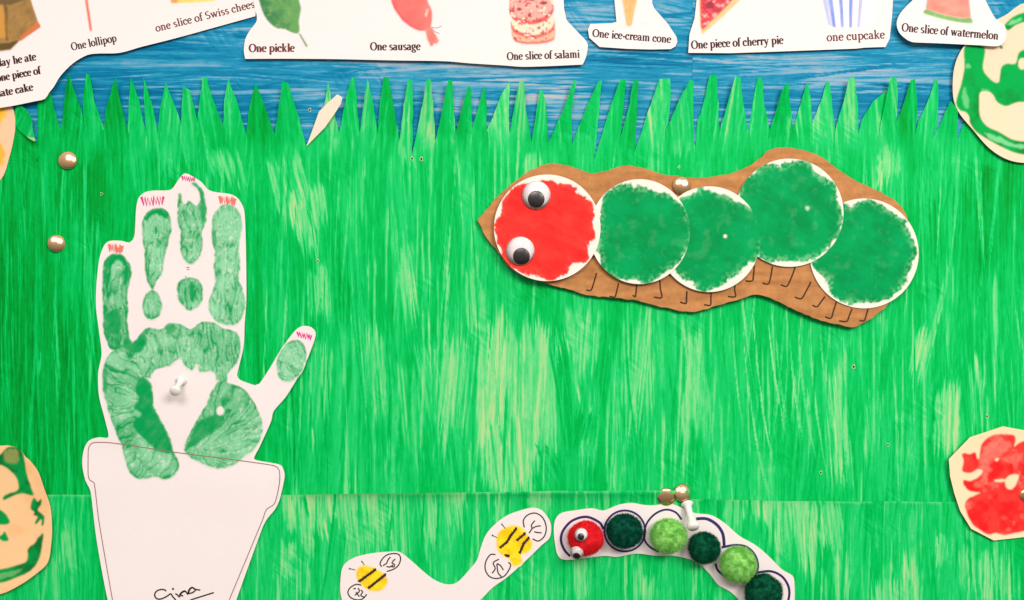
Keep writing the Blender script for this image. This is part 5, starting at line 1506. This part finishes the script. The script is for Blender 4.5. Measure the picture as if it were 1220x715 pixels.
for k, (bx, poly, box) in enumerate(((B1, [(150, 525), (165, 480), (210, 458), (260, 468), (300, 483), (345, 510), (382, 560), (376, 605), (340, 640), (290, 652), (240, 640), (200, 612), (162, 570)], (418, 668, 470, 712)), (B2, [(305, 310), (315, 250), (360, 205), (420, 184), (482, 198), (530, 255), (562, 312), (556, 352), (520, 382), (480, 392), (490, 430), (482, 460), (450, 476), (415, 466), (400, 428), (350, 402), (315, 362)], (584, 618, 642, 680)))):
    cv = Cv(*box, PAPER)
    p = catmull(bx(poly), True, 2)
    m = cv.ragged(p, 1.4, 0.3, 4, 260 + k, 0.35)
    cv.put(m, mixc(lin(250, 214, 30), lin(240, 190, 10), sstep(0.35, 0.7, fbm(cv.X, cv.Y, 8, 8, 262 + k))))
    cv.put(m * sstep(0.55, 0.8, fbm(cv.X, cv.Y, 3, 3, 270 + k)) * 0.35, lin(255, 236, 120))
    q = cutout('bee_body', grow(p, 1.5), lambda X, Y: beeD(X, Y) + 0.05, 'paint_print', bee, step=1.0, colfun=cv.fn(), back=False)
    q['label'] = ('yellow thumbprint bee body beside the small wings', 'lumpy yellow thumbprint bee body at the upper fork')[k]


def shag(a, b, w, seed):
    return [(zigzag(a, b, 1.5, max(4, int(math.dist(a, b) / 1.6)), seed, 0.8), w), ([a, b], w * 1.1)]


b1 = shag(*B1([(172, 578), (296, 488)]), 2.3, 1) + shag(*B1([(240, 628), (370, 524)]), 2.3, 2)
ribbon('bee_stripe', b1[:2], beeD, 'marker_black', bee, lift=0.12)
ribbon('bee_stripe', b1[2:], beeD, 'marker_black', bee, lift=0.12)
for s in (B2([(330, 345), (380, 305)]), B2([(380, 305), (410, 255)]), B2([(410, 255), (450, 205)]), B2([(452, 292), (512, 240)]), B2([(470, 385), (500, 315)]), B2([(500, 315), (538, 272)]), B2([(370, 398), (400, 402)])):
    ribbon('bee_stripe', shag(s[0], s[1], 2.1, int(s[0][0])), beeD, 'marker_black', bee, lift=0.12)


def W(name, lists, w=1.45):
    return ribbon(name, [(catmull(p, False, 1.5), w) for p in lists], beeD, 'marker_black', bee, lift=0.12)


W('bee_wing', [B1([(340, 468), (328, 445), (345, 410), (380, 380), (430, 370), (468, 378), (480, 410), (465, 455), (430, 485), (378, 503)]), B1([(405, 395), (385, 420), (378, 440), (350, 460)]), B1([(375, 465), (400, 470), (425, 455)]), B1([(440, 410), (415, 440), (435, 450), (430, 470), (405, 462)])])
W('bee_wing', [B1([(190, 605), (150, 598), (105, 625), (90, 660), (110, 695), (150, 712), (195, 708), (230, 672)]), B1([(130, 632), (150, 628)]), B1([(165, 625), (175, 650), (140, 680)]), B1([(185, 640), (200, 655), (185, 680), (215, 695)]), B1([(150, 655), (175, 690)])])
W('bee_wing', [B2([(505, 200), (498, 150), (530, 110), (585, 98), (635, 130), (660, 195), (648, 260), (605, 296), (563, 280)]), B2([(538, 240), (560, 205), (554, 185), (580, 150)]), B2([(560, 207), (590, 192), (622, 188)]), B2([(575, 230), (600, 236), (628, 237)])])
W('bee_wing', [B2([(300, 392), (265, 392), (232, 440), (228, 500), (258, 548), (308, 562), (362, 545), (400, 492), (407, 460), (390, 448)]), B2([(276, 525), (298, 490), (284, 450), (325, 425)]), B2([(310, 455), (335, 470), (356, 502)]), B2([(310, 458), (318, 520), (342, 550)])])
for s in (B1([(195, 430), (212, 456)]), B1([(105, 482), (145, 492)]), B2([(347, 178), (370, 208)]), B2([(280, 256), (310, 272)])):
    ribbon('antenna', [(s, 0.9), (ell(s[0][0], s[0][1], 0.6, 0.6, n=6), 1.2)], beeD, 'marker_black', bee, lift=0.12)

# ------------------------------------------------------------------ pompom caterpillar
pomD = on_sheet(1.3, lambda X, Y: 0.9 * np.clip((X - 880) / 70, 0, 1) ** 1.5)
pom = thing('pompom_caterpillar', 'white curved paper cut-out caterpillar with one red and five green pompoms', 'caterpillar', 800, 650, 3)
Q = lambda p: Z(640, 560, 3.8125, p)
o = catmull(Q([(75, 270), (82, 225), (110, 195), (180, 182), (250, 174), (300, 184), (370, 158), (430, 149), (480, 158), (530, 160), (600, 152), (650, 168), (715, 195), (790, 205), (850, 240), (920, 300), (990, 340), (1050, 390), (1110, 450), (1160, 480), (1168, 505), (1168, 600), (1150, 680), (1080, 720), (1000, 700), (950, 640), (915, 590), (880, 555), (820, 520), (790, 480), (740, 430), (690, 405), (620, 390), (540, 390), (450, 380), (360, 395), (310, 390), (220, 400), (160, 408), (110, 405), (90, 380), (80, 330)]), True, 4)
cutout('paper', o, pomD, 'white_paper', pom, thick=0.3, step=7)
rings = [([(300, 268), (285, 240), (225, 213), (160, 230), (118, 275), (108, 320), (125, 365), (150, 392)], 3.0), ([(398 + 93 * math.cos(R(a)), 277 + 93 * math.sin(R(a))) for a in range(0, 361, 20)], 2.4), ([(552, 371), (510, 348), (485, 308), (497, 245), (535, 200), (585, 180), (630, 193), (656, 225)], 2.4), ([(722, 222), (770, 222), (815, 248), (843, 290), (850, 350)], 3.6), ([(838, 352), (900, 341), (952, 350), (990, 388), (1003, 440), (985, 485), (950, 509), (900, 502), (850, 480), (820, 455), (810, 425)], 2.8), ([(998, 466), (1060, 460), (1110, 482), (1140, 525), (1145, 570), (1130, 610), (1060, 660), (990, 640)], 2.8)]
for p, w in rings:
    ribbon('drawn_circle', [(catmull(Q(p), False, 2.0), w)], pomD, 'marker_purple', pom, lift=0.1)


def pompom(x, y, r, c0, c1, seed, squash=0.8, fuzz=1.0, label=None):
    rs = np.random.RandomState(seed)
    rr = r * S
    zc = float(pomD(np.array(x), np.array(y))) + rr * 1000 * squash * 0.86
    C = np.array(P(x, y, zc)) - np.array(pom.matrix_world.translation)
    nu, nv = 56, 34
    V, K = [], []
    for j in range(nv + 1):
        th = math.pi * j / nv
        for i in range(nu):
            a = 2 * math.pi * i / nu
            V.append((math.sin(th) * math.cos(a), math.cos(th), math.sin(th) * math.sin(a)))
    V = np.array(V)
    bump = fbm(V[:, 0] * 30 + seed, V[:, 2] * 30 + V[:, 1] * 17, 7, 7, 300 + seed % 7, 4)
    L = rr * (0.90 + 0.12 * fuzz * (bump - 0.5))
    n0 = bump
    W = V * L[:, None]
    F = []
    for j in range(nv):
        for i in range(nu):
            k = (i + 1) % nu
            F.append((j * nu + i, j * nu + k, (j + 1) * nu + k, (j + 1) * nu + i))
    # fibres
    nf = 5200
    dirs = rs.randn(nf, 3)
    dirs /= np.linalg.norm(dirs, axis=1)[:, None]
    dirs[:, 1] = -np.abs(dirs[:, 1]) * np.where(rs.rand(nf) < 0.85, 1, -1)
    tan = np.cross(dirs, rs.randn(nf, 3))
    tan /= np.linalg.norm(tan, axis=1)[:, None]
    b2 = np.cross(dirs, tan)
    root = dirs * rr * 0.86
    tip = dirs * (rr * (0.96 + 0.09 * fuzz * rs.rand(nf) + 0.16 * fuzz * (rs.rand(nf) > 0.985) * rs.rand(nf)))[:, None] + b2 * (rr * 0.10 * rs.randn(nf))[:, None]
    w = rr * 0.010
    f0 = len(W)
    W = np.concatenate([W, root + tan * w, root - tan * w, tip])
    i0 = np.arange(nf)
    F = F + [(int(f0 + a), int(f0 + nf + a), int(f0 + 2 * nf + a)) for a in i0]
    W[:, 1] *= squash
    dd_ = W / np.linalg.norm(W, axis=1)[:, None]
    W *= (1 + 0.16 * (fbm(dd_[:, 0] * 20 + seed * 7, dd_[:, 2] * 20 + dd_[:, 1] * 9, 16, 16, 310, 2) - 0.5))[:, None]
    W[:, 0] *= rs.uniform(0.95, 1.06)
    W[:, 2] *= rs.uniform(0.94, 1.04)
    me = mesh_np('pompom', W + C, F)
    tcol = np.concatenate([sstep(0.3, 0.7, n0), *(3 * [rs.rand(nf)])])
    set_col(me, mixc(c0, c1, tcol))
    o_ = bpy.data.objects.new('pompom', me)
    COL.objects.link(o_)
    me.materials.append(MATS['fuzz'])
    o_.parent = pom
    if label:
        o_['label'] = label
    return o_


DK0, DK1 = (0.0, 0.035, 0.016), (0.004, 0.10, 0.045)
LG0, LG1 = (0.10, 0.40, 0.05), (0.30, 0.66, 0.16)
pompom(697.5, 641, 22.0, (0.62, 0.01, 0.016), (0.80, 0.02, 0.03), 1, 0.8, 0.5, 'red pompom head')
pompom(744, 632.5, 22.5, DK0, (0.004, 0.085, 0.055), 2, 0.8, 0.9, 'dark green pompom')
pompom(796, 638.5, 22, LG0, LG1, 3, 0.8, 1, 'light green pompom')
pompom(838.5, 652.5, 20.8, DK0, DK1, 4, 0.8, 0.9, 'dark green pompom')
pompom(879, 672, 22.5, LG0, LG1, 5, 0.8, 1, 'light green pompom')
pompom(909.5, 706, 23, DK0, DK1, 6, 0.8, 0.9, 'dark green pompom')
googly(pom, 692.5, 637, 16.9, 7.6, 692.3, 639, 3.9, -0.15, 0.12)
googly(pom, 687.2, 658.0, 14.6, 7.8, 687.4, 661.5, 4.2, -0.2, -0.30)

# ------------------------------------------------------------------ pins


def tack(x, y, d, r, nx, ny, label):
    rr = r * S
    M = frame(x, y, d, nx, ny)
    t_ = bpy.data.objects.new('drawing_pin', None)
    COL.objects.link(t_)
    t_.location = P(x, y, d)
    t_.empty_display_size = 0.005
    bpy.context.view_layer.update()
    prof = [(rr * 0.9, 0.05 * mm_), (rr * 0.985, 0.0), (rr, 0.12 * mm_), (rr * 0.985, 0.30 * mm_)] + [(rr * math.cos(R(a)), 0.2 * mm_ + rr * 0.34 * math.sin(R(a))) for a in (14, 26, 38, 50, 62, 74, 84)] + [(rr * 0.02, 0.2 * mm_ + rr * 0.34)]
    lathe('cap', prof, 'brass', t_, 40, M)
    lathe('spike', [(0.5 * mm_, 0.3 * mm_), (0.5 * mm_, -2.5 * mm_), (0.03 * mm_, -5 * mm_)], 'steel', t_, 10, M)
    tag(t_, label, 'pin', 'brass drawing pins')
    return t_


gd = lambda x, y: float(GD(np.array(float(x)), np.array(float(y))))
tack(81, 191, gd(81, 191) + 0.4, 11.2, 0.14, 0.10, 'domed brass drawing pin in the green paper just below the grass blades')
tack(68, 290, gd(68, 290) + 0.4, 10.6, 0.40, 0.06, 'tilted brass drawing pin in the green paper beside the little finger')
tack(812, 221, CD + 0.5, 11.0, 0.0, 0.05, 'brass drawing pin holding the cardboard caterpillar between two green discs')
tack(793.5, 592, gd(793, 592) + 1.2, 11.0, -0.05, -0.08, 'brass drawing pin above the light green pompom, nearer the red head')
tack(813, 587, gd(813, 587) + 1.9, 10.4, 0.12, 0.22, 'brass drawing pin above the white push pin')
tack(1222, 590, gd(1222, 590) + 2.0, 7.5, -0.05, 0.0, 'small brass drawing pin in the red blot disc')


def push_pin(x, y, d, tx, ty, L, r, label):
    """(x,y,d) foot on the paper, (tx,ty) photo position of the head L mm out"""
    a = Vector(P(x, y, d))
    b = Vector(P(tx, ty, d + L))
    ax = (b - a)
    H = ax.length
    zz_ = ax.normalized()
    xx = Vector((1, 0, 0)) - zz_ * zz_.x
    xx.normalize()
    M = Matrix((xx, zz_.cross(xx), zz_)).transposed().to_4x4()
    M.translation = a
    t_ = bpy.data.objects.new('push_pin', None)
    COL.objects.link(t_)
    t_.location = a
    t_.empty_display_size = 0.005
    bpy.context.view_layer.update()
    q = r * S
    lathe('grip', [(q * 0.3, 0.8 * mm_), (q * 0.95, 0.9 * mm_), (q * 1.05, 1.4 * mm_), (q * 0.95, 2.0 * mm_), (q * 0.62, 2.7 * mm_), (q * 0.52, H * 0.42), (q * 0.58, H * 0.62), (q * 0.75, H * 0.76), (q * 0.98, H * 0.84), (q * 1.05, H * 0.90), (q * 1.02, H * 0.96), (q * 0.9, H), (q * 0.05, H * 1.01)], 'white_plastic', t_, 32, M)
    lathe('needle', [(0.4 * mm_, 1.0 * mm_), (0.4 * mm_, -2.0 * mm_), (0.03 * mm_, -5 * mm_)], 'steel', t_, 10, M)
    tag(t_, label, 'pin', 'white push pins')
    return t_


push_pin(217, 452, float(hd(np.array(217.), np.array(452.))), 208, 467, 10.5, 6.2, 'white push pin through the bare middle of the handprint')
push_pin(818, 598, float(pomD(np.array(818.), np.array(605.))) + 0.2, 826.5, 629.5, 11.0, 7.0, 'white push pin leaning down between two pompoms')
